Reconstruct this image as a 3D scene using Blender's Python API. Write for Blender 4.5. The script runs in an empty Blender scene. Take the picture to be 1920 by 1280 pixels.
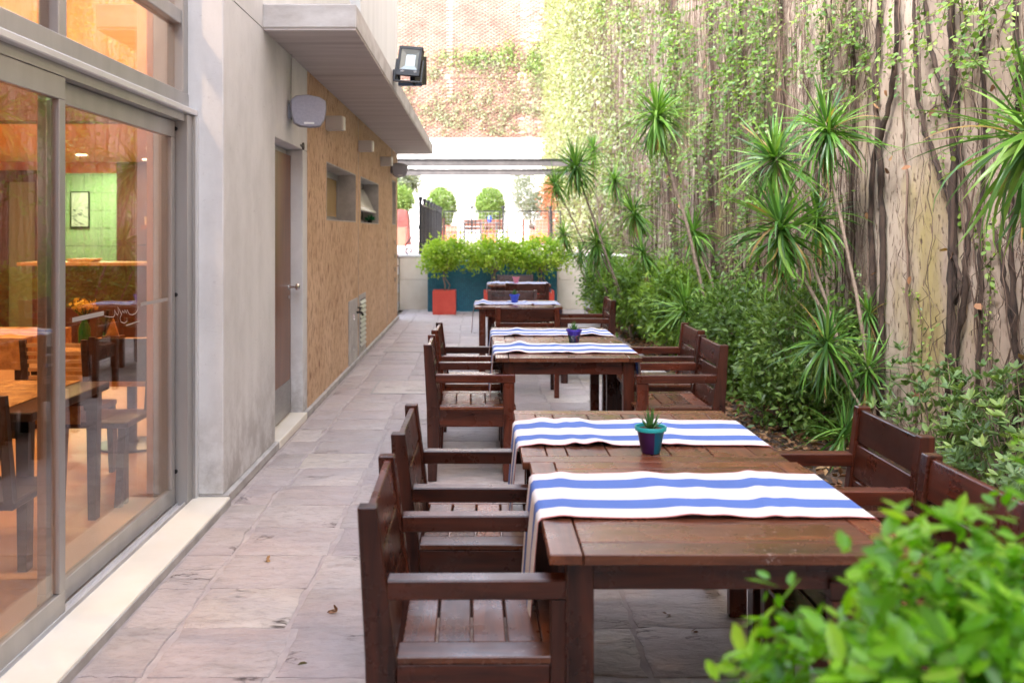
import bpy, bmesh, math, random
import numpy as np
from mathutils import Vector, Matrix
from math import radians as R, pi, sin, cos

S = bpy.context.scene
COL = S.collection
rng = np.random.default_rng(11)
random.seed(11)

# ------------------------------------------------------------------ camera
F, CX, CY, H = 1760.0, 900.0, 433.0, 1.554      # focal length and horizon in photograph pixels, eye height
cam = bpy.data.cameras.new('camera')
cam.lens, cam.sensor_width, cam.sensor_fit = 33.0, 36.0, 'HORIZONTAL'
cam.shift_x, cam.shift_y = 60 / 1920, -207 / 1920
cam.clip_start, cam.clip_end = 0.05, 600
cam.dof.use_dof = True
cam.dof.focus_distance = 4.8
cam.dof.aperture_fstop = 3.2
co = bpy.data.objects.new('camera', cam)
co.location = (0, 0, H)
co.rotation_euler = (R(90), 0, 0)
COL.objects.link(co)
S.camera = co

# ------------------------------------------------------------------ light
SUN_EL = 42.0
sdx, sdy = 1.0, 1.3                               # way the sunlight travels over the ground
w = bpy.data.worlds.new('World'); S.world = w; w.use_nodes = True
nt = w.node_tree
sky = nt.nodes.new('ShaderNodeTexSky'); sky.sky_type = 'NISHITA'; sky.sun_disc = False
sky.sun_elevation = R(SUN_EL); sky.sun_rotation = math.atan2(-sdx, -sdy)
sky.air_density = 1.0; sky.dust_density = 1.2; sky.ozone_density = 1.3
bg = nt.nodes['Background']; bg.inputs[1].default_value = 0.15
# thin white cloud: the blue of the clear sky washed most of the way to grey, slightly warm
bw = nt.nodes.new('ShaderNodeRGBToBW'); nt.links.new(sky.outputs[0], bw.inputs[0])
wm = nt.nodes.new('ShaderNodeMix'); wm.data_type = 'RGBA'; wm.blend_type = 'MULTIPLY'; wm.inputs[0].default_value = 1
nt.links.new(bw.outputs[0], wm.inputs[6]); wm.inputs[7].default_value = (1.0, .99, .975, 1)
mx = nt.nodes.new('ShaderNodeMix'); mx.data_type = 'RGBA'; mx.inputs[0].default_value = .58
nt.links.new(sky.outputs[0], mx.inputs[6]); nt.links.new(wm.outputs[2], mx.inputs[7]); nt.links.new(mx.outputs[2], bg.inputs[0])
sl = bpy.data.lights.new('sun', 'SUN'); sl.energy = 1.0; sl.angle = R(16); sl.color = (1, 0.98, 0.95)
so = bpy.data.objects.new('sun', sl)
dv = Vector((sdx, sdy, 0)).normalized() * cos(R(SUN_EL)) + Vector((0, 0, -sin(R(SUN_EL))))
so.rotation_euler = dv.to_track_quat('-Z', 'Y').to_euler()
so.location = (-20, -20, 30)
COL.objects.link(so)
S.view_settings.view_transform = 'Standard'; S.view_settings.look = 'None'
S.view_settings.exposure = 3.85; S.view_settings.gamma = 1
S.view_settings.use_curve_mapping = False
S.render.engine = 'CYCLES'
S.cycles.use_denoising = True
S.cycles.max_bounces = 7; S.cycles.diffuse_bounces = 4; S.cycles.glossy_bounces = 4
S.cycles.transparent_max_bounces = 12; S.cycles.transmission_bounces = 6
S.cycles.sample_clamp_indirect = 8
S.cycles.use_light_tree = True

# ------------------------------------------------------------------ helpers
def at(px, py, Y):
    return Vector(((px - CX) * Y / F, Y, H - (py - CY) * Y / F))

ORG = {}
def link(o, parent=None):
    COL.objects.link(o)
    if parent is not None: o.parent = parent
    return o
def tag(o, label=None, cat=None, group=None, kind=None):
    if label: o['label'] = label
    if cat: o['category'] = cat
    if group: o['group'] = group
    if kind: o['kind'] = kind
    return o
def thing(name, label, cat, loc=(0, 0, 0), group=None):
    o = bpy.data.objects.new(name, None); o.empty_display_size = .1
    o.location = loc; link(o); ORG[o.name] = Vector(loc)
    return tag(o, label, cat, group)
def copy_tree(o, parent=None):
    c = o.copy(); link(c, parent)
    for ch in list(o.children): copy_tree(ch, c)
    return c

class MB:
    def __init__(s): s.v = []; s.f = []; s.uv = None
    def add(s, vs, fs):
        n = len(s.v); s.v += [tuple(v) for v in vs]; s.f += [tuple(i + n for i in f) for f in fs]; return s
    def box(s, x0, x1, y0, y1, z0, z1):
        return s.add([(x0,y0,z0),(x1,y0,z0),(x1,y1,z0),(x0,y1,z0),(x0,y0,z1),(x1,y0,z1),(x1,y1,z1),(x0,y1,z1)],
                     [(0,3,2,1),(4,5,6,7),(0,1,5,4),(1,2,6,5),(2,3,7,6),(3,0,4,7)])
    def prism(s, poly, a, b, axis='y'):
        # poly: list of 2-D points; axis y -> points are (x,z); axis x -> (y,z); axis z -> (x,y)
        n = len(poly)
        def mk(p, t):
            return {'y': (p[0], t, p[1]), 'x': (t, p[0], p[1]), 'z': (p[0], p[1], t)}[axis]
        vs = [mk(p, a) for p in poly] + [mk(p, b) for p in poly]
        fs = [tuple(range(n - 1, -1, -1)), tuple(range(n, 2 * n))] + [(i, (i + 1) % n, (i + 1) % n + n, i + n) for i in range(n)]
        return s.add(vs, fs)
    def tube(s, pts, rad, n=6, cap=True):
        pts = [Vector(p) for p in pts]
        if not hasattr(rad, '__len__'): rad = [rad] * len(pts)
        base = len(s.v); up = Vector((0.13, 0.31, 1)).normalized(); vs = []
        for i, p in enumerate(pts):
            d = (pts[min(i + 1, len(pts) - 1)] - pts[max(i - 1, 0)]).normalized()
            u = up if abs(d.dot(up)) < .95 else Vector((1, 0.2, 0)).normalized()
            a = d.cross(u).normalized(); b = d.cross(a)
            for k in range(n):
                t = 2 * pi * k / n
                vs.append(p + (a * cos(t) + b * sin(t)) * rad[i])
        fs = []
        for i in range(len(pts) - 1):
            for k in range(n):
                k2 = (k + 1) % n
                fs.append((i*n + k, i*n + k2, (i+1)*n + k2, (i+1)*n + k))
        if cap:
            fs.append(tuple(range(n - 1, -1, -1))); fs.append(tuple((len(pts)-1)*n + k for k in range(n)))
        return s.add(vs, fs)
    def lathe(s, c, prof, n=20, axis='z'):
        vs = []
        for (r, z) in prof:
            for k in range(n):
                t = 2 * pi * k / n
                if axis == 'z': vs.append((c[0] + r * cos(t), c[1] + r * sin(t), c[2] + z))
                elif axis == 'y': vs.append((c[0] + r * cos(t), c[1] + z, c[2] + r * sin(t)))
                else: vs.append((c[0] + z, c[1] + r * cos(t), c[2] + r * sin(t)))
        fs = []
        for i in range(len(prof) - 1):
            for k in range(n):
                k2 = (k + 1) % n
                fs.append((i*n + k, i*n + k2, (i+1)*n + k2, (i+1)*n + k))
        fs.append(tuple(range(n - 1, -1, -1))); fs.append(tuple((len(prof)-1)*n + k for k in range(n)))
        return s.add(vs, fs)
    def mesh(s, name, mat, bevel=0, seg=1, smooth=False, org=(0, 0, 0)):
        me = bpy.data.meshes.new(name)
        o = Vector(org)
        me.from_pydata([tuple(Vector(v) - o) for v in s.v], [], s.f)
        bm = bmesh.new(); bm.from_mesh(me)
        bmesh.ops.recalc_face_normals(bm, faces=bm.faces)
        if bevel:
            es = [e for e in bm.edges if len(e.link_faces) == 2 and e.calc_face_angle(0) > .5]
            bmesh.ops.bevel(bm, geom=es, offset=bevel, segments=seg, affect='EDGES', profile=.6, clamp_overlap=True)
        bm.to_mesh(me); bm.free()
        if smooth:
            me.polygons.foreach_set('use_smooth', [True] * len(me.polygons))
            if smooth == 'auto':
                try: me.set_sharp_from_angle(angle=R(35))
                except Exception: pass
        me.materials.append(mat)
        return me
    def build(s, name, mat, parent=None, bevel=0, seg=1, smooth=False, kind=None, label=None):
        org = ORG.get(parent.name, Vector((0, 0, 0))) if parent is not None else Vector((0, 0, 0))
        me = s.mesh(name, mat, bevel, seg, smooth, org)
        o = bpy.data.objects.new(name, me); link(o, parent)
        ORG[o.name] = org
        if kind: o['kind'] = kind
        if label: o['label'] = label
        return o

def B(x0, x1, y0, y1, z0, z1): return MB().box(x0, x1, y0, y1, z0, z1)

# ------------------------------------------------------------------ materials
def new_mat(name):
    m = bpy.data.materials.new(name); m.use_nodes = True
    n = m.node_tree.nodes; l = m.node_tree.links
    return m, n, l, n['Principled BSDF']
def rgb(c): return (c[0], c[1], c[2], 1)
def tex_coord(n, l, scale=(1, 1, 1), space='Object', jitter=False):
    tc = n.new('ShaderNodeTexCoord'); mp = n.new('ShaderNodeMapping'); mp.inputs['Scale'].default_value = scale
    l.new(tc.outputs[space], mp.inputs[0])
    if jitter:
        oi = n.new('ShaderNodeObjectInfo'); ml = n.new('ShaderNodeVectorMath'); ml.operation = 'SCALE'
        cb = n.new('ShaderNodeCombineXYZ')
        for i in range(3): l.new(oi.outputs['Random'], cb.inputs[i])
        l.new(cb.outputs[0], ml.inputs[0]); ml.inputs['Scale'].default_value = 37.0
        l.new(ml.outputs[0], mp.inputs['Location'])
    return mp.outputs[0]
def noise(n, l, vec, scale, detail=5, rough=.55, dist=0):
    t = n.new('ShaderNodeTexNoise'); t.inputs['Scale'].default_value = scale; t.inputs['Detail'].default_value = detail
    t.inputs['Roughness'].default_value = rough; t.inputs['Distortion'].default_value = dist
    l.new(vec, t.inputs['Vector']); return t.outputs['Fac']
def ramp(n, l, fac, stops, const=False):
    r = n.new('ShaderNodeValToRGB'); e = r.color_ramp.elements
    if const: r.color_ramp.interpolation = 'CONSTANT'
    while len(e) < len(stops): e.new(.5)
    for i, (p, c) in enumerate(stops):
        e[i].position = p; e[i].color = rgb(c) if hasattr(c, '__len__') else (c, c, c, 1)
    l.new(fac, r.inputs[0]); return r.outputs[0]
def mix(n, l, fac, a, b, mode='MIX'):
    m = n.new('ShaderNodeMix'); m.data_type = 'RGBA'; m.blend_type = mode
    for sock, v in ((m.inputs[0], fac), (m.inputs[6], a), (m.inputs[7], b)):
        if hasattr(v, 'is_linked'): l.new(v, sock)
        elif hasattr(v, '__len__'): sock.default_value = rgb(v)
        else: sock.default_value = v
    return m.outputs[2]
def bump(n, l, p, h, strength=.3, dist=.01):
    b = n.new('ShaderNodeBump'); b.inputs['Strength'].default_value = strength; b.inputs['Distance'].default_value = dist
    l.new(h, b.inputs['Height']); l.new(b.outputs[0], p.inputs['Normal'])
def mat(name, c1, c2=None, scale=3, rough=.6, metal=0, bmp=0, bscale=60, bdist=.004, stretch=(1, 1, 1), spec=.5, space='Object', jitter=False, coat=0, stops=(.35, .65)):
    m, n, l, p = new_mat(name)
    p.inputs['Roughness'].default_value = rough; p.inputs['Metallic'].default_value = metal
    p.inputs['Specular IOR Level'].default_value = spec; p.inputs['Coat Weight'].default_value = coat
    if c2 is None: p.inputs['Base Color'].default_value = rgb(c1)
    vec = tex_coord(n, l, stretch, space, jitter)
    if c2 is not None:
        f = noise(n, l, vec, scale, 6, .6)
        l.new(ramp(n, l, f, [(stops[0], c1), (stops[1], c2)]), p.inputs['Base Color'])
    if bmp: bump(n, l, p, noise(n, l, vec, bscale, 4, .6), bmp, bdist)
    return m

def wood(name, c1, c2, axis=0, rough=.32, wear=0.0):
    m, n, l, p = new_mat(name)
    sc = [14, 14, 14]; sc[axis] = 1.1
    vec = tex_coord(n, l, tuple(sc), 'Object', True)
    g = noise(n, l, vec, 2.2, 8, .62, .6)
    base = ramp(n, l, g, [(.3, c1), (.7, c2)])
    oi = n.new('ShaderNodeObjectInfo')
    var = ramp(n, l, oi.outputs['Random'], [(0, (.62, .6, .6)), (.35, (.9, .95, 1.0)), (.7, (1.15, 1.05, .95)), (1, (1.5, 1.3, 1.15))])
    base = mix(n, l, 1.0, base, var, 'MULTIPLY')
    vec2 = tex_coord(n, l, (1, 1, 1), 'Object', True)
    dirt = noise(n, l, vec2, 5, 6, .65)
    rr = ramp(n, l, dirt, [(.35, rough * .75), (.7, min(1, rough * 1.6))])
    l.new(rr, p.inputs['Roughness'])
    if wear:
        sp = noise(n, l, vec2, 55, 6, .75)
        area = noise(n, l, vec2, 4, 3, .5)
        mm = n.new('ShaderNodeMath'); mm.operation = 'MULTIPLY'
        l.new(ramp(n, l, sp, [(.58, 0.), (.66, 1.)]), mm.inputs[0]); l.new(ramp(n, l, area, [(.5, 0.), (.62, wear)]), mm.inputs[1])
        base = mix(n, l, mm.outputs[0], base, (.42, .36, .33))
    l.new(base, p.inputs['Base Color'])
    p.inputs['Specular IOR Level'].default_value = .42
    bump(n, l, p, g, .05, .002)
    return m

def leafmat(name, stops, trans=.35, rough=.4, attr='rnd'):
    m, n, l, p = new_mat(name)
    a = n.new('ShaderNodeAttribute'); a.attribute_name = attr
    if attr == 'OBJ':
        a = n.new('ShaderNodeObjectInfo'); f = a.outputs['Random']
    else: f = a.outputs['Fac']
    c = ramp(n, l, f, stops)
    l.new(c, p.inputs['Base Color']); p.inputs['Roughness'].default_value = rough
    p.inputs['Specular IOR Level'].default_value = .45
    t = n.new('ShaderNodeBsdfTranslucent')
    l.new(mix(n, l, 1.0, c, (1.3, 1.35, .55), 'MULTIPLY'), t.inputs[0])
    ms = n.new('ShaderNodeMixShader'); ms.inputs[0].default_value = trans
    l.new(p.outputs[0], ms.inputs[1]); l.new(t.outputs[0], ms.inputs[2])
    l.new(ms.outputs[0], n['Material Output'].inputs[0])
    return m

def glassmat(name, tint=(1, 1, 1), refl=1.0):
    m, n, l, p = new_mat(name); n.remove(p)
    tr = n.new('ShaderNodeBsdfTransparent'); tr.inputs[0].default_value = rgb(tint)
    gl = n.new('ShaderNodeBsdfGlossy'); gl.inputs['Roughness'].default_value = 0.0
    # Schlick reflectance, the same from both sides of the thin pane
    lw = n.new('ShaderNodeLayerWeight'); lw.inputs[0].default_value = .5
    pw = n.new('ShaderNodeMath'); pw.operation = 'POWER'; pw.inputs[1].default_value = 5
    ms = n.new('ShaderNodeMixShader')
    mu = n.new('ShaderNodeMath'); mu.operation = 'MULTIPLY_ADD'; mu.inputs[1].default_value = .95 * refl; mu.inputs[2].default_value = .045 * refl
    l.new(lw.outputs['Facing'], pw.inputs[0]); l.new(pw.outputs[0], mu.inputs[0]); l.new(mu.outputs[0], ms.inputs[0])
    l.new(tr.outputs[0], ms.inputs[1]); l.new(gl.outputs[0], ms.inputs[2])
    l.new(ms.outputs[0], n['Material Output'].inputs[0])
    return m
def emit(name, c, s):
    m, n, l, p = new_mat(name)
    p.inputs['Base Color'].default_value = rgb(c); p.inputs['Emission Color'].default_value = rgb(c); p.inputs['Emission Strength'].default_value = s
    return m

M = {}
DK1, DK2 = (.014, .0037, .0022), (.090, .0225, .0105)
for ax, k in ((0, 'x'), (1, 'y'), (2, 'z')):
    M['wood_' + k] = wood('dark_varnished_wood_' + k, DK1, DK2, ax, .27)
M['top_x'] = wood('worn_table_wood_x', (.045, .014, .007), (.170, .055, .024), 0, .26, .5)
M['top_y'] = wood('worn_table_wood_y', (.045, .014, .007), (.170, .055, .024), 1, .26, .5)
M['bench'] = wood('terrace_bench_wood', (.09, .028, .016), (.17, .06, .035), 0, .5)

# plaster with streaks and scuffs
def plaster():
    m, n, l, p = new_mat('painted_plaster')
    v = tex_coord(n, l, (1, 1, 1)); vs = tex_coord(n, l, (1.3, 1.3, .8))
    a = noise(n, l, vs, 1.6, 9, .66)
    base = ramp(n, l, a, [(.3, (.52, .515, .51)), (.55, (.64, .635, .63)), (.8, (.72, .715, .71))])
    scr = noise(n, l, tex_coord(n, l, (3, 3, 9)), 3.5, 9, .78, 1.2)
    base = mix(n, l, ramp(n, l, scr, [(.60, 0.), (.70, .6)]), base, (.30, .28, .28))
    g = n.new('ShaderNodeNewGeometry'); sx = n.new('ShaderNodeSeparateXYZ'); l.new(g.outputs['Position'], sx.inputs[0])
    low = n.new('ShaderNodeMapRange'); low.inputs[1].default_value = .02; low.inputs[2].default_value = .75; low.inputs[3].default_value = .75; low.inputs[4].default_value = 0
    l.new(sx.outputs[2], low.inputs[0])
    mu = n.new('ShaderNodeMath'); mu.operation = 'MULTIPLY'; l.new(low.outputs[0], mu.inputs[0]); l.new(ramp(n, l, noise(n, l, v, 5, 8, .7), [(.4, 0.), (.6, 1.)]), mu.inputs[1])
    base = mix(n, l, mu.outputs[0], base, (.27, .24, .22))
    l.new(base, p.inputs['Base Color']); p.inputs['Roughness'].default_value = .75
    bump(n, l, p, noise(n, l, v, 18, 7, .7), .25, .006)
    return m
M['plaster'] = plaster()

def scratched_stucco():
    m, n, l, p = new_mat('scratched_ochre_stucco')
    v = tex_coord(n, l, (1, 1, 1)); vs = tex_coord(n, l, (34, 34, 5.2))
    g = noise(n, l, vs, 1.5, 2, .5, .3)
    fine = noise(n, l, tex_coord(n, l, (60, 60, 22)), 1.6, 5, .7)
    tone = noise(n, l, v, 1.3, 4, .5)
    base = ramp(n, l, tone, [(.35, (.60, .40, .245)), (.65, (.70, .49, .32))])
    base = mix(n, l, ramp(n, l, fine, [(.4, .35), (.6, 0.)]), base, (.33, .18, .09))
    hole = ramp(n, l, g, [(.36, 1.), (.42, 0.)])
    base = mix(n, l, hole, base, (.20, .09, .045))
    l.new(base, p.inputs['Base Color']); p.inputs['Roughness'].default_value = .9
    inv = ramp(n, l, g, [(.34, 0.), (.46, 1.)])
    bump(n, l, p, inv, .9, .012)
    return m
M['stucco'] = scratched_stucco()

def ivy_wall_mat():
    m, n, l, p = new_mat('old_beige_stucco')
    v = tex_coord(n, l, (1, 1, 1)); vs = tex_coord(n, l, (22, 22, 7))
    g = noise(n, l, vs, 1.7, 3, .55, .5)
    tone = noise(n, l, tex_coord(n, l, (1, 1, .45)), 1.1, 7, .6)
    base = ramp(n, l, tone, [(.28, (.24, .18, .14)), (.5, (.38, .295, .24)), (.75, (.50, .41, .335))])
    moss = noise(n, l, tex_coord(n, l, (1, 1, .5)), .9, 5, .6)
    base = mix(n, l, ramp(n, l, moss, [(.56, 0.), (.68, .75)]), base, (.30, .24, .07))
    stain = noise(n, l, tex_coord(n, l, (3, 3, .9)), 2.5, 9, .7, .8)
    base = mix(n, l, ramp(n, l, stain, [(.50, 0.), (.72, .55)]), base, (.22, .16, .125))
    hole = ramp(n, l, g, [(.35, 1.), (.40, 0.)])
    base = mix(n, l, hole, base, (.15, .09, .06))
    l.new(base, p.inputs['Base Color']); p.inputs['Roughness'].default_value = .95
    bump(n, l, p, ramp(n, l, g, [(.3, 0.), (.44, 1.)]), .9, .015)
    return m
M['ivywall'] = ivy_wall_mat()

def stone_mat():
    m, n, l, p = new_mat('cleft_flagstone')
    oi = n.new('ShaderNodeObjectInfo')
    v = tex_coord(n, l, (1, 1, 1), 'Object', True)
    tone = ramp(n, l, oi.outputs['Random'], [(0, (.38, .335, .315)), (.22, (.45, .40, .37)), (.42, (.38, .345, .33)), (.6, (.49, .43, .40)), (.78, (.42, .375, .36)), (.9, (.52, .47, .43)), (1, (.60, .53, .43))])
    a = noise(n, l, v, 2.6, 8, .65, .8)
    base = mix(n, l, ramp(n, l, a, [(.35, 0.), (.7, .65)]), tone, (.55, .49, .465))
    b = noise(n, l, tex_coord(n, l, (1, 1.6, 1), 'Object', True), 1.2, 6, .6, 1.2)
    base = mix(n, l, ramp(n, l, b, [(.45, 0.), (.65, .4)]), base, (.42, .32, .29))
    fm = noise(n, l, tex_coord(n, l, (1, 2, 1), 'Object', True), 16, 8, .75, .6)
    base = mix(n, l, ramp(n, l, fm, [(.36, .55), (.52, 0.)]), base, (.26, .215, .195))
    pk = noise(n, l, v, 1.1, 4, .55)
    base = mix(n, l, ramp(n, l, pk, [(.4, 0.), (.65, .45)]), base, (.40, .325, .335))
    crack = noise(n, l, tex_coord(n, l, (2.2, 6, 1), 'Object', True), 1.6, 6, .6, 1.5)
    cr = ramp(n, l, crack, [(.485, 0.), (.497, .8), (.503, .8), (.515, 0.)])
    gate = ramp(n, l, noise(n, l, v, 3.3, 3, .5), [(.60, 0.), (.68, 1.)])
    mu = n.new('ShaderNodeMath'); mu.operation = 'MULTIPLY'; l.new(cr, mu.inputs[0]); l.new(gate, mu.inputs[1])
    base = mix(n, l, mu.outputs[0], base, (.12, .09, .08))
    l.new(base, p.inputs['Base Color'])
    l.new(ramp(n, l, a, [(.3, .42), (.7, .7)]), p.inputs['Roughness'])
    hh = n.new('ShaderNodeMath'); hh.operation = 'SUBTRACT'
    l.new(noise(n, l, tex_coord(n, l, (1, 2.4, 1), 'Object', True), 5.5, 9, .68, 1.0), hh.inputs[0]); l.new(mu.outputs[0], hh.inputs[1])
    bump(n, l, p, hh.outputs[0], .9, .022)
    return m
M['stone'] = stone_mat()
M['grout'] = mat('joint_mortar', (.34, .29, .28), (.44, .385, .365), 9, .9, bmp=.4, bscale=40)
M['soil'] = mat('garden_soil', (.035, .022, .015), (.09, .055, .035), 7, .95, bmp=.8, bscale=30, bdist=.03)
M['earth'] = mat('bare_earth', (.20, .18, .15), (.28, .25, .2), 1, .95)
M['marble'] = mat('cream_marble', (.74, .69, .58), (.82, .78, .69), 3, .32, stops=(.3, .7), bmp=.05)
M['cement'] = mat('grey_cement', (.34, .325, .31), (.48, .46, .44), 6, .85, bmp=.3, bscale=30)
M['alu'] = mat('anodised_aluminium', (.36, .35, .34), (.42, .41, .40), 2, .38, .55, stretch=(3, 3, .5))
M['alulight'] = mat('bright_aluminium', (.62, .62, .63), (.7, .7, .71), 3, .35, .4)
M['concrete'] = mat('weathered_concrete', (.40, .37, .35), (.62, .60, .58), 2.2, .85, bmp=.3, bscale=25, stretch=(1, 1, 2))
def soffit():
    m, n, l, p = new_mat('board_marked_concrete')
    a = noise(n, l, tex_coord(n, l, (.6, 7, 1)), 1.5, 8, .65)
    base = ramp(n, l, a, [(.3, (.40, .355, .335)), (.7, (.54, .49, .47))])
    w_ = n.new('ShaderNodeTexWave'); w_.wave_type = 'BANDS'; w_.bands_direction = 'Y'; w_.inputs['Scale'].default_value = .22; w_.inputs['Distortion'].default_value = .6; w_.inputs['Detail'].default_value = 4
    l.new(tex_coord(n, l), w_.inputs['Vector'])
    base = mix(n, l, ramp(n, l, w_.outputs['Fac'], [(0, .25), (.02, 0.)]), base, (.18, .14, .12))
    l.new(base, p.inputs['Base Color']); p.inputs['Roughness'].default_value = .85
    bump(n, l, p, a, .3, .006); return m
M['soffit'] = soffit()
M['white'] = mat('white_render', (.78, .77, .75), (.84, .83, .81), 1.5, .8, bmp=.1)
M['upper'] = mat('ribbed_white_render', (.60, .60, .585), (.68, .68, .665), 1.2, .8, bmp=.1, stretch=(3, 3, .3))
M['beige'] = mat('cream_rendered_wall', (.62, .53, .42), (.76, .68, .57), 1.8, .85, bmp=.2, bscale=12)
M['red'] = mat('red_painted_planter', (.52, .05, .03), (.60, .075, .045), 4, .45)
M['pink'] = mat('salmon_painted_planter', (.40, .08, .05), (.46, .11, .07), 4, .5)
M['black'] = mat('black_iron', (.012, .012, .013), rough=.4)
M['steel'] = mat('painted_steel_beam', (.05, .043, .042), (.09, .078, .074), 3, .55)
M['door'] = mat('brown_varnished_door', (.12, .045, .02), (.21, .085, .035), 2, .32, stretch=(8, 8, .6))
M['kick'] = mat('brushed_steel_plate', (.30, .29, .28), (.36, .35, .34), 5, .4, .6, stretch=(2, 2, 12))
M['chrome'] = mat('chrome', (.75, .74, .72), rough=.15, metal=1)
M['speaker'] = mat('grey_speaker_shell', (.27, .26, .28), rough=.55)
M['grille'] = mat('grey_speaker_grille', (.30, .30, .36), (.34, .34, .41), 60, .6, bmp=.3, bscale=400, bdist=.001)
M['sconce'] = mat('light_grey_enamel', (.50, .475, .45), rough=.5)
M['frost'] = mat('frosted_lamp_glass', (.78, .75, .70), rough=.35)
M['lampglass'] = mat('floodlight_reflector', (.34, .37, .35), rough=.2, metal=.3)
M['whiteprint'] = mat('white_print', (.75, .75, .75), rough=.6)
M['glowpane'] = mat('frosted_pane_painted_glow', (.42, .28, .10), (.5, .34, .14), 2, .25)  # yellowish light from inside put into the pane colour
M['greypane'] = mat('whitish_frosted_pane', (.62, .62, .58), rough=.2)
M['terra'] = mat('terrace_tiles', (.45, .33, .29), (.55, .43, .39), 3, .8)
M['brown_cover'] = mat('brown_grill_cover', (.10, .022, .018), (.16, .04, .03), 6, .45, bmp=.6, bscale=8, bdist=.03)
M['bark'] = mat('grey_brown_bark', (.10, .065, .045), (.22, .155, .115), 20, .9, bmp=.8, bscale=50, bdist=.006, stretch=(1, 1, .4))
M['palebark'] = mat('pale_ringed_bark', (.20, .145, .11), (.33, .25, .20), 12, .85, bmp=.6, bscale=40, bdist=.004, stretch=(1, 1, 3))
M['vinebark'] = mat('dark_vine_bark', (.016, .009, .007), (.060, .036, .026), 16, .95, bmp=1.0, bscale=60, bdist=.008, stretch=(1, 1, .35))
M['twig'] = mat('dry_vine_stems', (.04, .024, .017), (.165, .108, .082), 3, .95, stretch=(1, 1, .4))
M['glass'] = glassmat('window_glass', (.94, .90, .86), 1.7)
M['decal'] = mat('frosted_film', (.34, .31, .29), rough=.7)
# interior
M['in_orange'] = mat('orange_painted_wall', (.74, .37, .16), (.80, .43, .20), 1, .6)
M['in_ceiling'] = mat('interior_ceiling', (.80, .52, .28), rough=.7)
M['in_floor'] = mat('interior_tan_floor', (.62, .33, .13), (.70, .40, .17), 2, .35)
M['in_dark'] = mat('dark_brown_panelling', (.10, .04, .025), (.16, .07, .04), 3, .5)
M['in_green'] = mat('pale_green_tiles', (.38, .56, .30), rough=.3)
M['in_mauve'] = mat('mauve_brown_panel', (.22, .13, .11), rough=.6)
M['in_grout'] = mat('green_tile_grout', (.30, .36, .25), rough=.8)
M['in_wood'] = mat('pale_counter_wood', (.70, .42, .18), (.78, .5, .24), 4, .4)
M['in_furn'] = mat('espresso_furniture', (.022, .012, .010), (.05, .026, .018), 4, .3)
M['in_cloth'] = mat('marbled_orange_cloth', (.72, .40, .12), (.36, .17, .045), 14, .8, bmp=.3, bscale=25)
M['bottle_green'] = mat('green_glass_vase', (.02, .16, .02), rough=.08)
M['bottle_dark'] = mat('dark_wine_bottle', (.012, .014, .010), rough=.08)
M['paper'] = mat('cream_paper', (.75, .68, .52), rough=.8)
M['redfoil'] = mat('red_foil', (.35, .06, .02), rough=.35)
M['mug'] = mat('cream_ceramic', (.68, .50, .28), rough=.3)
M['yellow'] = mat('yellow_petals', (.85, .55, .06), rough=.7)
M['board'] = mat('white_board', (.70, .76, .66), (.6, .68, .56), 6, .3)
M['downlight'] = emit('downlight_glow', (1, .86, .6), .5)
def tiles_blue():
    m, n, l, p = new_mat('blue_mosaic_tiles')
    b = n.new('ShaderNodeTexBrick'); b.offset = 0; b.inputs['Scale'].default_value = 1
    b.inputs['Brick Width'].default_value = .04; b.inputs['Row Height'].default_value = .04; b.inputs['Mortar Size'].default_value = .003
    b.inputs['Color1'].default_value = (.006, .11, .17, 1); b.inputs['Color2'].default_value = (.014, .155, .22, 1); b.inputs['Mortar'].default_value = (.005, .07, .10, 1)
    tc = n.new('ShaderNodeTexCoord'); sp = n.new('ShaderNodeSeparateXYZ'); cb = n.new('ShaderNodeCombineXYZ')
    l.new(tc.outputs['Object'], sp.inputs[0]); l.new(sp.outputs[0], cb.inputs[0]); l.new(sp.outputs[2], cb.inputs[1]); l.new(cb.outputs[0], b.inputs['Vector'])
    l.new(b.outputs['Color'], p.inputs['Base Color']); p.inputs['Roughness'].default_value = .3
    return m
M['blue'] = tiles_blue()
M['brick'] = mat('old_red_bricks', (.17, .085, .065), (.27, .155, .12), 1.1, .9, bmp=.3, bscale=8, bdist=.02)
M['mortar'] = mat('pale_lime_mortar', (.30, .22, .18), (.40, .31, .26), 1, .95)
def stripe_mat(name, blue):
    m, n, l, p = new_mat(name)
    uv = n.new('ShaderNodeUVMap'); sp = n.new('ShaderNodeSeparateXYZ'); l.new(uv.outputs[0], sp.inputs[0])
    W_ = (.80, .79, .80); P_ = (.62, .22, .20)
    c = ramp(n, l, sp.outputs[1], [(0, P_), (.012, W_), (.185, blue), (.37, W_), (.625, blue), (.83, W_), (.988, P_)], True)
    th = noise(n, l, tex_coord(n, l, (1, 14, 1)), 60, 4, .7)
    c = mix(n, l, 1.0, c, ramp(n, l, th, [(.3, .84), (.65, 1.0)]), 'MULTIPLY')
    so_ = noise(n, l, tex_coord(n, l), 6, 5, .6)
    c = mix(n, l, 1.0, c, ramp(n, l, so_, [(.3, .90), (.6, 1.0)]), 'MULTIPLY')
    l.new(c, p.inputs['Base Color']); p.inputs['Roughness'].default_value = .85
    wv = noise(n, l, tex_coord(n, l), 350, 2, .5)
    bump(n, l, p, wv, .25, .0015)
    t = n.new('ShaderNodeBsdfTranslucent'); l.new(c, t.inputs[0]); ms = n.new('ShaderNodeMixShader'); ms.inputs[0].default_value = .12
    l.new(p.outputs[0], ms.inputs[1]); l.new(t.outputs[0], ms.inputs[2]); l.new(ms.outputs[0], n['Material Output'].inputs[0])
    return m
M['stripe'] = stripe_mat('blue_white_stripes', (.095, .185, .54))
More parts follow.
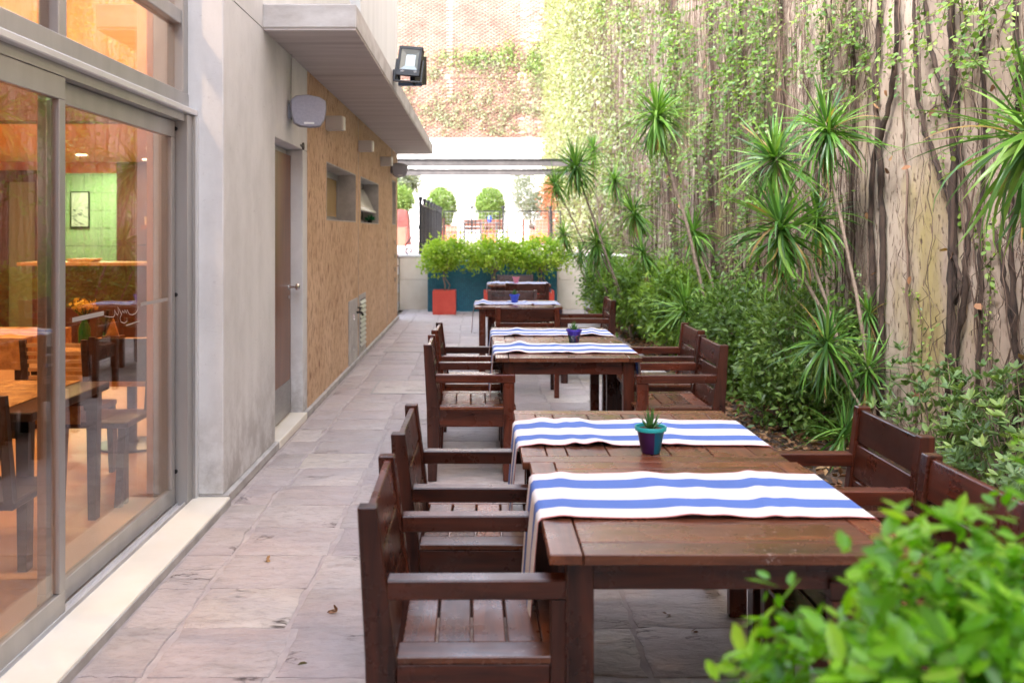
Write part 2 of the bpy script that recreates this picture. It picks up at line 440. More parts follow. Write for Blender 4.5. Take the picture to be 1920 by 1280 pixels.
def pot_mat():   # painted half purple, half teal
    m, n, l, p = new_mat('purple_teal_pot_paint')
    tc = n.new('ShaderNodeTexCoord'); sp = n.new('ShaderNodeSeparateXYZ'); l.new(tc.outputs['Object'], sp.inputs[0])
    g = n.new('ShaderNodeMath'); g.operation = 'GREATER_THAN'; g.inputs[1].default_value = .006; l.new(sp.outputs[0], g.inputs[0])
    l.new(mix(n, l, g.outputs[0], (.055, .012, .10), (.0, .16, .27)), p.inputs['Base Color']); p.inputs['Roughness'].default_value = .35
    return m
M['pot_pt'] = pot_mat()
M['teal'] = mat('teal_pot_rim', (.02, .36, .36), rough=.35)
M['violet'] = mat('violet_pot_paint', (.05, .03, .30), rough=.35)
M['deepgreen'] = mat('dark_green_pot_paint', (.015, .07, .05), (.05, .02, .12), 40, .4)
M['potblue'] = mat('blue_pot_paint', (.02, .05, .42), rough=.35)
M['potpink'] = mat('orange_pink_pot_paint', (.62, .20, .16), (.55, .1, .25), 18, .4)
# foliage
G = lambda a, b, c, d: [(0, a), (.35, b), (.7, c), (1, d)]
M['lf_shrub'] = leafmat('shrub_leaves', G((.05, .10, .02), (.12, .22, .03), (.22, .36, .05), (.36, .48, .10)))
M['lf_dark'] = leafmat('darker_shrub_leaves', G((.04, .08, .02), (.08, .15, .03), (.15, .26, .05), (.30, .42, .12)))  # darker set of shrub greens
M['lf_lime'] = leafmat('lime_tree_leaves', G((.16, .27, .02), (.28, .44, .04), (.42, .56, .07), (.58, .62, .14)), .45)
M['lf_front'] = leafmat('foreground_bush_leaves', G((.05, .19, .008), (.12, .34, .012), (.22, .50, .02), (.38, .60, .06)), .45, .3)
M['lf_ivy'] = leafmat('ivy_leaves', G((.05, .10, .03), (.10, .19, .04), (.16, .27, .05), (.27, .33, .09)), .4)
M['lf_farivy'] = leafmat('far_ivy_leaves', G((.15, .10, .08), (.17, .17, .10), (.24, .28, .14), (.36, .38, .24)), .4)
M['lf_azalea'] = leafmat('azalea_leaves', G((.07, .13, .05), (.13, .22, .08), (.22, .33, .11), (.38, .50, .14)))
M['lf_grey'] = leafmat('grey_green_leaves', G((.08, .10, .07), (.13, .15, .10), (.19, .21, .14), (.26, .28, .18)))
M['lf_topiary'] = leafmat('clipped_bush_leaves', G((.07, .13, .03), (.14, .22, .05), (.21, .30, .07), (.30, .38, .12)))
M['lf_drac'] = leafmat('strap_leaves', G((.04, .11, .02), (.09, .21, .03), (.15, .31, .04), (.24, .40, .08)), .3, .45)
M['lf_drac_o'] = leafmat('strap_leaf', [(0, (.04, .10, .03)), (.4, (.08, .20, .035)), (.75, (.15, .31, .045)), (.955, (.24, .38, .09)), (.97, (.38, .27, .09)), (1, (.30, .18, .07))], .3, .3, 'OBJ')
M['lf_dead'] = leafmat('dead_brown_leaves', G((.10, .045, .02), (.20, .09, .04), (.28, .14, .07), (.42, .26, .12)), .15, .7)
M['lf_dry'] = leafmat('dry_strap_leaf', [(0, (.16, .09, .04)), (.6, (.30, .19, .08)), (1, (.48, .30, .08))], .2, .7, 'OBJ')
M['succulent'] = mat('succulent_green', (.035, .12, .03), (.08, .2, .04), 20, .4)

# ------------------------------------------------------------------ leaf and ribbon clouds
def unit(a): return a / np.maximum(np.linalg.norm(a, axis=1, keepdims=True), 1e-9)
def np_mesh(name, V, Fc, m, parent=None, rnd=None, smooth=False, kind=None):
    org = np.array(ORG.get(parent.name, (0, 0, 0))) if parent is not None else np.zeros(3)
    me = bpy.data.meshes.new(name); nv, nf = len(V), len(Fc); k = Fc.shape[1]
    me.vertices.add(nv); me.vertices.foreach_set('co', (V - org).astype(np.float32).ravel())
    me.loops.add(nf * k); me.loops.foreach_set('vertex_index', Fc.astype(np.int32).ravel())
    me.polygons.add(nf); me.polygons.foreach_set('loop_start', np.arange(0, nf * k, k, dtype=np.int32))
    me.polygons.foreach_set('loop_total', np.full(nf, k, dtype=np.int32))
    if smooth: me.polygons.foreach_set('use_smooth', np.ones(nf, dtype=bool))
    me.update(calc_edges=True)
    if rnd is not None:
        a = me.attributes.new('rnd', 'FLOAT', 'POINT'); a.data.foreach_set('value', rnd.astype(np.float32))
    me.materials.append(m)
    o = bpy.data.objects.new(name, me); link(o, parent); ORG[o.name] = Vector(org)
    if kind: o['kind'] = kind
    return o
def leaves(name, P, D, N, L, W, m, parent=None, oval=False, rnd=None, droop=.15):
    n = len(P); D = unit(D); Sd = unit(np.cross(D, N)); N2 = np.cross(Sd, D)
    L = np.broadcast_to(L, n)[:, None]; W = np.broadcast_to(W, n)[:, None] / 2
    if rnd is None: rnd = rng.random(n)
    if not oval:
        prof = [(0, 0, 0), (.45, 1, .25), (1, 0, -droop), (.45, -1, .25)]
        F0 = np.array([[0, 1, 2], [0, 2, 3]])
    else:
        prof = [(0, 0, 0), (.28, .82, .12), (.66, .86, .10), (1, 0, -droop), (.66, -.86, .10), (.28, -.82, .12), (.3, 0, -.04), (.66, 0, -.06 - droop * .3)]
        F0 = np.array([[0, 1, 6], [1, 2, 7], [1, 7, 6], [2, 3, 7], [0, 6, 5], [5, 6, 7], [5, 7, 4], [4, 7, 3]])
    V = np.stack([P + D * L * a + Sd * W * b + N2 * (W if oval or c > 0 else L) * c for a, b, c in prof], 1)
    k = len(prof)
    Fc = (F0[None] + (np.arange(n) * k)[:, None, None]).reshape(-1, 3)
    return np_mesh(name, V.reshape(-1, 3), Fc, m, parent, np.repeat(rnd, k), oval, 'stuff')
def rdir(n): return unit(rng.normal(size=(n, 3)))

def cloud(n, blobs, spread=.12, surf=.55, K=None):
    """leaf positions gathered in clumps inside a union of ellipsoids; returns points, outward directions"""
    K = K or max(12, n // 45)
    bi = rng.choice(len(blobs), K, p=np.array([b[3] * b[4] * b[5] for b in blobs]) / sum(b[3] * b[4] * b[5] for b in blobs))
    bl = np.array([b[:6] for b in blobs])[bi]
    d = rdir(K); r = surf + (1 - surf) * rng.random(K)[:, None] ** .6
    r = np.where(rng.random((K, 1)) < .25, rng.random((K, 1)) ** .5, r)
    cc = bl[:, :3] + d * r * bl[:, 3:6]
    ci = rng.integers(0, K, n)
    P = cc[ci] + rng.normal(size=(n, 3)) * spread * (.6 + .8 * rng.random(K)[ci][:, None])
    O = unit((P - bl[ci][:, :3]) / bl[ci][:, 3:6])
    tone = rng.random(K)[ci]
    return P, O, cc, tone

def shrub(name, label, cat, blobs, n, L, W, m, group=None, base=None, stems=10, spread=.09, oval=False, stemr=.008, up=.5, zmin=.02, barkm=None, thick=None, surf=.55, K=None):
    base = Vector(base or (blobs[0][0], blobs[0][1], 0))
    t = thing(name, label, cat, base, group)
    P, O, cc, tone = cloud(n, blobs, spread, surf, K)
    P[:, 2] = np.maximum(P[:, 2], base.z + zmin + rng.random(n) * .05)
    D = unit(O * .7 + rng.normal(size=(n, 3)) * .6 + np.array([0, 0, .1]))
    N = unit(O * .5 + rng.normal(size=(n, 3)) * .45 + np.array([0, 0, up]))
    ll = L * (.65 + .6 * rng.random(n))
    leaves('leaves', P, D, N, ll, ll * (W / L), m, t, oval, np.clip(tone * .6 + rng.random(n) * .4, 0, 1))
    s = MB()
    idx = rng.choice(len(cc), min(stems, len(cc)), replace=False)
    for i in idx:
        e = Vector(cc[i]); b = base + Vector((rng.normal() * .05, rng.normal() * .05, 0))
        if thick: b = base + Vector((rng.normal() * .01, rng.normal() * .01, thick[1]))
        mid = b.lerp(e, .5) + Vector((rng.normal() * .06, rng.normal() * .06, .04))
        s.tube([b, b.lerp(mid, .5) + Vector((rng.normal() * .02, rng.normal() * .02, 0)), mid, e], [stemr, stemr * .85, stemr * .6, stemr * .3], 5)
    if idx.size: s.build('branches', barkm or M['bark'], t, smooth=True, kind='stuff')
    if thick:
        k = MB()
        for (dx, dy, r_) in thick[0]:
            pts = [base + Vector((dx, dy, 0)), base + Vector((dx * 1.8 + .01, dy * 1.8, thick[1] * .35)), base + Vector((dx * .6 - .02, dy, thick[1] * .7)), base + Vector((dx * 1.5, dy, thick[1] + .08))]
            k = MB().tube(pts, [r_, r_ * .85, r_ * .75, r_ * .6], 8)
            k.build('trunk', barkm or M['bark'], t, smooth=True)
    return t

# strap-leaf ribbon: unit length along +x, bending down in -z
def ribbon_pts(bend, w, seg=7):
    V = []; x = z = 0; a = bend * .15
    for i in range(seg + 1):
        t = i / seg
        ww = w * (1.0 - t ** 2.2) * (.55 + 1.6 * t if t < .28 else 1.0)
        nx, nz = sin(a), cos(a)
        V += [(x, -ww, z + .0), (x - 0, 0, z - ww * .45), (x, ww, z)]
        x += cos(a) / seg; z -= sin(a) / seg; a += bend / seg * (.6 + t)
    Fq = []
    for i in range(seg):
        for k in range(2):
            p = i * 3 + k; Fq.append((p, p + 1, p + 4, p + 3))
    return np.array(V), np.array(Fq)
RIB = [ribbon_pts(b, .026) for b in (.1, .35, .65, 1.0, 1.4, 1.9)]
rib_mesh = []
for V, Fq in RIB:
    me = bpy.data.meshes.new('strap_leaf'); me.from_pydata([tuple(v) for v in V], [], [tuple(f) for f in Fq.tolist()])
    me.polygons.foreach_set('use_smooth', [True] * len(me.polygons)); me.materials.append(M['lf_drac_o']); rib_mesh.append(me)
dead_mesh = []; q_ident = Matrix.Identity(4)
for V, Fq in RIB[1:3]:
    me = bpy.data.meshes.new('dead_strap_leaf'); me.from_pydata([tuple(v) for v in V], [], [tuple(f) for f in Fq.tolist()])
    me.materials.append(M['lf_dry']); dead_mesh.append(me)
def rosette_params(n, droopy):
    out = []
    for i in range(n):
        u = (i + .5) / n
        el = R(84) - u * R(84 + 58 * droopy) + rng.normal() * R(11)
        az = i * 2.39996 + rng.normal() * .15
        b = 0 if u < .12 else int(np.clip(rng.normal(1.2 + 3.0 * u * droopy, .9), 0, 5))
        out.append((az, el, b, (.72 + .38 * min(1, u * 2)) * (.62 + .55 * rng.random())))
    return out
def dracaena(label, hp, base, L, n, droopy=1.0, single=False, stemr=.014, lean=(0, 0, 1), extra=(), bend=.12, group='spiky strap-leaved plants in the bed'):
    t = thing('dracaena', label, 'plant', base, group)
    heads = [(hp, L, n, droopy)] + list(extra)
    for hi, (h, LL, nn, dr) in enumerate(heads):
        h = Vector(h); b = Vector(base) + Vector((.05 * hi, .04 * hi, 0))
        pts = []
        side = Vector((rng.normal() * .04, rng.normal() * .05, 0)); k = 9
        c1 = b.lerp(h, .35) + Vector((bend * (b.x - h.x) * .8, 0, .0)) + side; c2 = b.lerp(h, .75) - Vector((bend * (b.x - h.x) * .3, 0, 0)) - side
        for i in range(k + 1):
            s_ = i / k
            p = b * (1 - s_) ** 3 + c1 * 3 * s_ * (1 - s_) ** 2 + c2 * 3 * s_ * s_ * (1 - s_) + h * s_ ** 3
            pts.append(p + Vector((rng.normal(), rng.normal(), 0)) * .006)
        MB().tube(pts, [stemr * .8 * (1.25 - .45 * i / k) for i in range(k + 1)], 8).build('stem', M['palebark'], t, smooth=True)
        ax = (pts[-1] - pts[-3]).normalized(); ax = (ax * .6 + Vector((0, 0, .6)) + Vector((rng.normal(), rng.normal(), 0)) * .22).normalized()
        q = Vector((0, 0, 1)).rotation_difference(ax).to_matrix().to_4x4()
        allV, allF, allR = [], [], []; off = 0
        for (az, el, bi, sc) in rosette_params(nn, dr):
            lp = h - ax * (.10 * rng.random()) * (LL / .42)
            roll = Matrix.Rotation(rng.normal() * .25, 4, 'X')
            if single:
                mtx = Matrix.Translation(lp - Vector(base)) @ q @ Matrix.Rotation(az, 4, 'Z') @ Matrix.Rotation(-el, 4, 'Y') @ roll @ Matrix.Diagonal((LL * sc, LL * .95, LL * .95, 1))
                o = bpy.data.objects.new('leaf', rib_mesh[bi]); COL.objects.link(o); o.parent = t; o.matrix_local = mtx
            else:
                mtx = q @ Matrix.Rotation(az, 4, 'Z') @ Matrix.Rotation(-el, 4, 'Y') @ roll @ Matrix.Diagonal((LL * sc, LL * .95, LL * .95, 1))
                mt = np.array(mtx)[:3, :3]; V, Fq = RIB[bi]
                allV.append(V @ mt.T + np.array(lp)); allF.append(Fq + off); off += len(V); allR.append(np.full(len(V), rng.random()))
        for q in range(int(nn * .10)):
            az = rng.random() * 6.28; el = -R(62 + 25 * rng.random()); bi = 1 if rng.random() < .5 else 2; sc = LL * (.5 + .4 * rng.random())
            mtx = Matrix.Translation(h - ax * (.05 + .12 * rng.random()) - Vector(base)) @ q_ident @ Matrix.Rotation(az, 4, 'Z') @ Matrix.Rotation(-el, 4, 'Y') @ Matrix.Diagonal((sc, LL * .6, LL * .6, 1))
            o = bpy.data.objects.new('dead_leaf', dead_mesh[bi - 1]); COL.objects.link(o); o.parent = t; o.matrix_local = mtx
        if not single:
            np_mesh('leaf_rosette', np.concatenate(allV), np.concatenate(allF), M['lf_drac'], t, np.concatenate(allR), True, 'stuff')
    return t

# ================================================================== SETTING
tag(B(-120, 120, -60, 160, -.35, -.06).build('ground', M['earth']), kind='structure')
pav = B(-1.50, 2.06, -2.5, 18.72, -.059, -.0035).build('passage_pavement', M['grout']); tag(pav, kind='structure')
# flagstones: rows across the passage, joints as in the photograph
xs = [-1.415, -1.19, -.745, -.30, .15, .60, 1.05, 1.50, 2.03]
ys = [-2.3]
while ys[-1] < 18.6: ys.append(ys[-1] + .41 + .02 * rng.normal())
off = 3.68 - min(ys, key=lambda v: abs(v - 3.68)); ys = [y + off for y in ys]
def flag(x0, x1, y0, y1, n, rich=True):
    mb = MB(); g = .004; gx = .011
    pts = []
    def edge(a, b):
        for i in range(n):
            t = i / n; j = rng.normal() * .005 if i else rng.normal() * .003
            p = (a[0] + (b[0] - a[0]) * t, a[1] + (b[1] - a[1]) * t)
            nx, ny = (b[1] - a[1]), -(b[0] - a[0]); q = math.hypot(nx, ny)
            pts.append((p[0] + nx / q * j, p[1] + ny / q * j))
    c = [(x0 + gx, y0 + g), (x1 - gx, y0 + g), (x1 - gx, y1 - g), (x0 + gx, y1 - g)]
    for i in range(4): edge(c[i], c[(i + 1) % 4])
    m_ = len(pts); cx, cy = (x0 + x1) / 2, (y0 + y1) / 2; z = rng.normal() * .0012; tx, ty = rng.normal() * .004, rng.normal() * .004
    h = lambda p, k: k + z + (p[0] - cx) * tx + (p[1] - cy) * ty
    ins = [(cx + (p[0] - cx) * .965, cy + (p[1] - cy) * .965) for p in pts]
    vs = [(p[0], p[1], -.03) for p in pts] + [(p[0], p[1], h(p, -.002)) for p in pts] + [(p[0], p[1], h(p, .0012) + rng.normal() * .0008) for p in ins]
    fs = [(i, (i + 1) % m_, (i + 1) % m_ + m_, i + m_) for i in range(m_)] + [(i + m_, (i + 1) % m_ + m_, (i + 1) % m_ + 2 * m_, i + 2 * m_) for i in range(m_)]
    fs.append(tuple(range(2 * m_, 3 * m_)))
    return mb.add(vs, fs)
def flag_obj(x0, x1, y0, y1):
    cx, cy = (x0 + x1) / 2, (y0 + y1) / 2
    mb = flag(x0, x1, y0, y1, 5)
    me = mb.mesh('flagstone', M['stone'], org=(cx, cy, 0), smooth='auto')
    o = bpy.data.objects.new('flagstone', me); link(o, pav); o.location = (cx, cy, 0)
rest = MB(); cnt = 0
for j in range(len(ys) - 1):
    y0, y1 = ys[j], ys[j + 1]
    jit = rng.normal(size=len(xs)) * .012; jit[0] = jit[-1] = 0
    i = 0
    while i < len(xs) - 1:
        x0, x1 = xs[i] + jit[i], xs[i + 1] + jit[i + 1]
        if i >= 2 and i < len(xs) - 2 and rng.random() < .1:
            x1 = xs[i + 2] + jit[i + 2]; i += 1
        if y0 > 2.0 and y0 < 14.6 and cnt < 295: flag_obj(x0, x1, y0, y1); cnt += 1
        else:
            b_ = flag(x0, x1, y0, y1, 2); rest.add(b_.v, b_.f)
        i += 1
o = rest.build('flagstones_beyond', M['stone'], pav); o['kind'] = 'stuff'

bed = B(2.06, 3.0, -2.5, 18.64, -.055, .02).build('planting_bed', M['soil']); tag(bed, kind='structure')
# litter on the bed
n = 5200
P = np.stack([2.02 + rng.random(n) ** 1.1 * .95, 2.5 + rng.random(n) * 15.5, np.full(n, .022) + rng.random(n) * .035], 1)
lit = leaves('leaf_litter', P, rdir(n) * np.array([1, 1, .25]), unit(rng.normal(size=(n, 3)) * .45 + np.array([0, 0, 1])), .05 + .04 * rng.random(n), .03, M['lf_dead'])
tag(lit, 'brown dead leaves covering the soil under the shrubs', 'leaf litter', kind='stuff')

# ---------------- left building
bl = thing('restaurant_building', 'pale plastered building with ochre stucco wall, brown door and concrete canopy along the passage', 'building', (-1.46, 5.34, 0))
XW, XB = -1.46, -1.70
MB().box(-1.86, XW, 5.34, 6.69, 0.055, 2.917).build('plaster_wall', M['plaster'], bl, bevel=.006)
MB().box(-1.86, XW, 5.34, 6.31, 2.92, 8.5).build('plaster_wall', M['plaster'], bl)
MB().box(-1.86, XW, 6.69, 7.93, 2.225, 2.917).box(-1.86, XW, 7.742, 7.93, .055, 2.222).build('door_surround', M['plaster'], bl, bevel=.004)
# stucco wall with three window openings
Wn = [(8.93, 11.03, 1.655, 2.215), (11.48, 13.50, 1.65, 2.225), (15.62, 16.28, 1.66, 2.405)]
st = MB(); y = 7.932
for (a, b, z0, z1) in Wn:
    st.box(-1.70, XW, y, a, .055, 2.917); st.box(-1.70, XW, a, b, .055, z0); st.box(-1.70, XW, a, b, z1, 2.917); y = b
st.box(-1.70, XW, y, 16.58, .055, 2.917)
# rebuild as one clean skin (front face pieces share edges)
sk = st.build('stucco_wall', M['stucco'], bl)
for yy in (11.25, 14.75):
    MB().box(XW + .0005, XW + .0022, yy, yy + .012, .06, 1.648 if yy > 12 else 2.9).build('panel_joint', M['cement'], bl)
# painted reveals
for (a, b, z0, z1) in Wn:
    MB().box(-1.703, XW + .001, b - .012, b - .001, z0 + .001, z1 - .001).box(-1.703, XW + .001, a + .001, a + .012, z0 + .001, z1 - .001) \
        .box(-1.703, XW + .001, a + .013, b - .013, z1 - .012, z1 - .001).box(-1.703, XW + .001, a + .013, b - .013, z0 + .001, z0 + .012).build('window_reveal', M['cement'], bl)
def window(a, b, z0, z1, tilt, pane):
    w_ = MB().box(-1.70, -1.665, a + .013, a + .06, z0 + .013, z1 - .013).box(-1.70, -1.665, b - .06, b - .013, z0 + .013, z1 - .013) \
        .box(-1.70, -1.665, a + .06, b - .06, z1 - .075, z1 - .013).box(-1.70, -1.665, a + .06, b - .06, z0 + .013, z0 + .06).build('window', M['alu'], bl, bevel=.003)
    if not tilt:
        MB().box(-1.69, -1.68, a + .06, b - .06, z0 + .06, z1 - .075).build('pane', pane, w_)
    else:
        pv = (-1.672, z1 - .09); an = math.atan2(.17, .33)
        def rot(u, v): return (pv[0] + u * cos(an) + v * sin(an), pv[1] - v * cos(an) + u * sin(an))
        Ln = .37
        MB().prism([rot(0, 0), rot(.012, 0), rot(.012, Ln), rot(0, Ln)], a + .08, b - .08, 'y').build('sash_pane', pane, w_)
        fr = MB()
        fr.prism([rot(-.004, Ln - .02), rot(.022, Ln - .02), rot(.022, Ln + .004), rot(-.004, Ln + .004)], a + .07, b - .07, 'y')
        fr.prism([rot(-.004, -.004), rot(.022, -.004), rot(.022, Ln - .021), rot(-.004, Ln - .021)], b - .08, b - .06, 'y')
        fr.prism([rot(-.004, -.004), rot(.022, -.004), rot(.022, Ln - .021), rot(-.004, Ln - .021)], a + .06, a + .08, 'y')
        fr.build('sash_frame', M['alu'], w_)
        MB().box(-1.76, -1.75, a - .05, b + .05, z0 - .1, z1 + .1).build('room_shade_sheet', M['in_dark'], w_)  # dark sheet standing in for the dim interior behind the open sash
window(*Wn[0], False, M['glowpane']); window(*Wn[1], True, M['greypane']); window(*Wn[2], False, M['glowpane'])
MB().box(-1.86, -1.705, 7.93, 16.58, 0.0, 2.917).build('inner_wall', M['cement'], bl)
# plinth strip along the foot of the wall
MB().box(-1.86, -1.43, 5.34, 6.69, 0, .055).box(-1.86, -1.43, 7.75, 16.60, 0, .055).build('plinth', M['cement'], bl, bevel=.004)
# door
MB().box(-1.86, -1.425, 6.692, 7.748, 0, .06).build('door_sill', M['marble'], bl, bevel=.004)
MB().box(-1.86, -1.60, 6.69, 7.742, 2.175, 2.222).build('door_head', M['plaster'], bl)
MB().box(-1.86, -1.461, 6.70, 7.741, 2.223, 2.2245).build('door_soffit', M['plaster'], bl)
dr = MB().box(-1.60, -1.56, 6.695, 7.735, .07, 2.172).build('door', M['door'], bl, bevel=.003)
MB().box(-1.559, -1.556, 6.70, 7.73, .075, .34).build('kick_plate', M['kick'], dr)
hd = MB().lathe((-1.556, 7.62, 1.10), [(.025, 0), (.025, .008)], 14, 'x').tube([(-1.55, 7.62, 1.10), (-1.50, 7.62, 1.10)], .009, 8).lathe((-1.50, 7.62, 1.10), [(.012, 0), (.027, .006), (.029, .022), (.018, .034)], 14, 'x')
hd.lathe((-1.556, 7.62, 1.02), [(.018, 0), (.018, .006)], 12, 'x')
hd.build('handle', M['chrome'], dr, smooth='auto')
# steel stay bar above the door
sb = thing('awning_bracket', 'rusty steel stay bar sticking out above the brown door', 'bracket', (-1.46, 7.4, 2.2))
MB().tube([(-1.60, 6.75, 2.255), (-1.455, 7.72, 2.25)], .012, 8).tube([(-1.60, 6.75, 2.235), (-1.455, 7.72, 2.25)], .008, 6).build('bar', M['steel'], sb, smooth=True)
MB().lathe((-1.459, 7.72, 2.25), [(.03, 0), (.03, .012)], 14, 'x').build('fixing_plate', M['steel'], sb)
# canopy slab
MB().box(XW - .3, -.832, 6.315, 16.62, 2.9185, 3.08).build('canopy_slab', M['concrete'], bl, bevel=.008)
MB().box(XW + .002, -.838, 6.325, 16.61, 2.905, 2.9175).build('canopy_soffit', M['soffit'], bl)
# wall above the canopy with a window recess
uw = MB(); a, b, z0, z1 = 8.2, 11.45, 4.12, 5.7
uw.box(-1.86, XW, 6.312, a, 3.082, 8.5).box(-1.86, XW, b, 16.58, 3.082, 8.5).box(-1.86, XW, a, b, 3.082, z0).box(-1.86, XW, a, b, z1, 8.5)
uw.build('upper_wall', M['upper'], bl)
MB().box(-1.75, -1.70, a, b, z0, z1).build('upper_window', M['alu'], bl)
# body of the building: roof and blind sides so the shade falls right
MB().box(-9.2, -1.861, 4.6, 16.58, 4.62, 8.5).box(-9.2, -1.70, -14, 4.599, 4.62, 8.5).build('upper_floors', M['upper'], bl)
MB().box(-9.2, -9.0, -14, 16.58, 0, 4.62).box(-9.0, -1.861, 16.36, 16.58, 0, 4.62).box(-9.0, -1.70, -14, -13.8, 0, 4.62).box(-1.86, -1.46, -14, -2.1, 0, 4.62).build('outer_wall', M['plaster'], bl)

bw_ = thing('added_end_wall', 'unseen plaster wall added behind the viewer to cut sky glare', 'building', (.7, -7, 0))  # unseen wall added to keep bright sky off the wooden fronts
MB().box(-1.45, 2.99, -7.3, -7.0, -.05, 7.0).build('wall', M['plaster'], bw_)
MB().box(.1, 1.2, -6.999, -6.95, 0, 2.1).build('door', M['door'], bw_)
# speakers
def speaker(x, y, z, s, label, wire):
    t = thing('wall_speaker', label, 'speaker', (x, y, z), 'grey loudspeakers on the left wall')
    # rounded trapezoid front: wide at right/top, narrower below
    pr = []
    for (u, v) in [(-.13, .085), (-.09, .118), (0, .128), (.09, .112), (.135, .085), (.140, .02), (.128, -.06), (.095, -.112), (.02, -.122), (-.06, -.116), (-.105, -.09), (-.125, -.03), (-.132, .03)]:
        pr.append((u * s, v * s))
    ang = R(14)
    def place(mb):
        mb.v = [(x + (v[0] * cos(ang) - v[1] * sin(ang)), y + (v[0] * sin(ang) + v[1] * cos(ang)), z + v[2]) for v in mb.v]; return mb
    rings = [(.0, 1.0), (.05, 1.0), (.12, .78), (.19, .52)]
    shell = MB(); n_ = len(pr); vs = []
    for d, k in rings: vs += [(p[0] * k - .0 + (1 - k) * -.03, d * s, p[1] * k) for p in pr]
    fs = [(i*n_+j, i*n_+(j+1)%n_, (i+1)*n_+(j+1)%n_, (i+1)*n_+j) for i in range(len(rings)-1) for j in range(n_)] + [tuple(range(n_)), tuple(range(3*n_, 4*n_))]
    place(shell.add(vs, fs)).build('shell', M['speaker'], t, bevel=.006, seg=2, smooth='auto')
    fr = MB(); vs = [(p[0] * .97, -.002, p[1] * .97) for p in pr] + [(p[0] * .93, -.016 * s, p[1] * .93) for p in pr] + [(p[0] * .5, -.024 * s, p[1] * .5) for p in pr]
    fs = [(i*n_+j, i*n_+(j+1)%n_, (i+1)*n_+(j+1)%n_, (i+1)*n_+j) for i in range(2) for j in range(n_)] + [tuple(range(2*n_, 3*n_)), tuple(range(n_))]
    place(fr.add(vs, fs)).build('grille', M['grille'], t, smooth='auto')
    place(MB().box(-.03 * s, .045 * s, -.026 * s, -.018 * s, -.098 * s, -.084 * s)).build('badge', M['whiteprint'], t)
    MB().box(XW + .001, XW + .02, y + .02, y + .10, z - .05, z + .06).tube([(XW + .02, y + .06, z), (x - .06, y + .08, z)], .018, 8).build('wall_bracket', M['speaker'], t)
    MB().tube([(XW + .015, y + .06, z + .05), (XW + .012, y + .07, z + .2), (XW + .02, y + .05, 2.90)], .006, 5).build('cable', M['cement'], t)
speaker(-1.305, 7.12, 2.460, 1.0, 'large grey loudspeaker on the wall above the brown door', True)
speaker(-1.31, 15.3, 2.545, .95, 'small far grey loudspeaker at the end of the ochre wall', True)
# box lamps
for i, (yy, lab) in enumerate(((8.86, 'first square box lamp beside the big loudspeaker'), (11.27, 'middle square box lamp above the tilted open window'), (13.74, 'last square box lamp next to the far loudspeaker'))):
    t = thing('wall_lamp', lab, 'wall lamp', (XW, yy, 2.575), 'box lamps on the ochre wall')
    MB().box(XW + .001, -1.305, yy, yy + .14, 2.51, 2.64).build('lamp_housing', M['sconce'], t, bevel=.003)
    MB().box(-1.304, -1.288, yy + .003, yy + .137, 2.513, 2.637).build('lamp_glass', M['frost'], t, bevel=.002)
# floodlight on the canopy edge
fl = thing('floodlight', 'black square floodlight on the canopy edge reading 50W IP65', 'floodlight', (-.83, 9.0, 3.1))
fx, fy, fz = -.675, 8.95, 3.175
def tiltp(mb):
    a_, c_ = R(-9), R(4)
    out = []
    for v in mb.v:
        u, d, q = v
        d2, q2 = d * cos(a_) - q * sin(a_), d * sin(a_) + q * cos(a_)
        u2, q3 = u * cos(c_) + q2 * sin(c_), -u * sin(c_) + q2 * cos(c_)
        out.append((fx + u2 + d2 * .30, fy + d2, fz + q3))
    mb.v = out; return mb
tiltp(MB().box(-.112, .112, 0, .035, -.145, -.085).box(-.112, .112, 0, .035, .115, .145).box(-.112, -.085, 0, .035, -.085, .115).box(.085, .112, 0, .035, -.085, .115)).build('front_frame', M['black'], fl, bevel=.003)
tiltp(MB().add([(-.085, .006, -.085), (.085, .006, -.085), (.085, .006, .115), (-.085, .006, .115), (-.045, .03, -.04), (.045, .03, -.04), (.045, .03, .07), (-.045, .03, .07)],
               [(0, 1, 5, 4), (1, 2, 6, 5), (2, 3, 7, 6), (3, 0, 4, 7), (4, 5, 6, 7)])).build('reflector', M['lampglass'], fl)
hs = MB().box(-.10, .10, .036, .085, -.13, .13)
for k in range(7): hs.box(-.09 + k * .028, -.083 + k * .028, .085, .105, -.12, .12)
tiltp(hs).build('housing', M['black'], fl)
br = MB().box(-.135, -.122, .02, .06, -.19, .02).box(.122, .135, .02, .06, -.19, .02).box(-.135, .135, .02, .06, -.20, -.188)
tiltp(br).build('bracket', M['black'], fl)
MB().box(-.835, -.70, 8.99, 9.05, 3.081, 3.10).box(-.831, -.79, 8.97, 9.07, 3.0, 3.0801).build('mounting_arm', M['black'], fl)
t2 = thing('floodlight', 'dark blue back of a second floodlight turned away behind the first', 'floodlight', (-.60, 9.16, 3.12))
def tilt2(mb):
    a_ = R(62); mb.v = [(-.575 + v[0] * cos(a_) - v[1] * sin(a_), 9.14 + v[0] * sin(a_) + v[1] * cos(a_), 3.115 + v[2] + .12 * v[0]) for v in mb.v]; return mb
M['navy'] = mat('navy_metal', (.012, .02, .045), rough=.35, metal=.4)
tilt2(MB().box(-.11, .11, 0, .03, -.14, .14)).build('front_frame', M['black'], t2, bevel=.003)
tilt2(MB().box(-.10, .10, .031, .07, -.12, .12)).build('housing', M['navy'], t2, bevel=.01)
MB().box(-.79, -.56, 9.06, 9.12, 2.955, 2.985).box(-.79, -.77, 9.06, 9.12, 2.985, 3.08).build('bracket', M['navy'], t2)
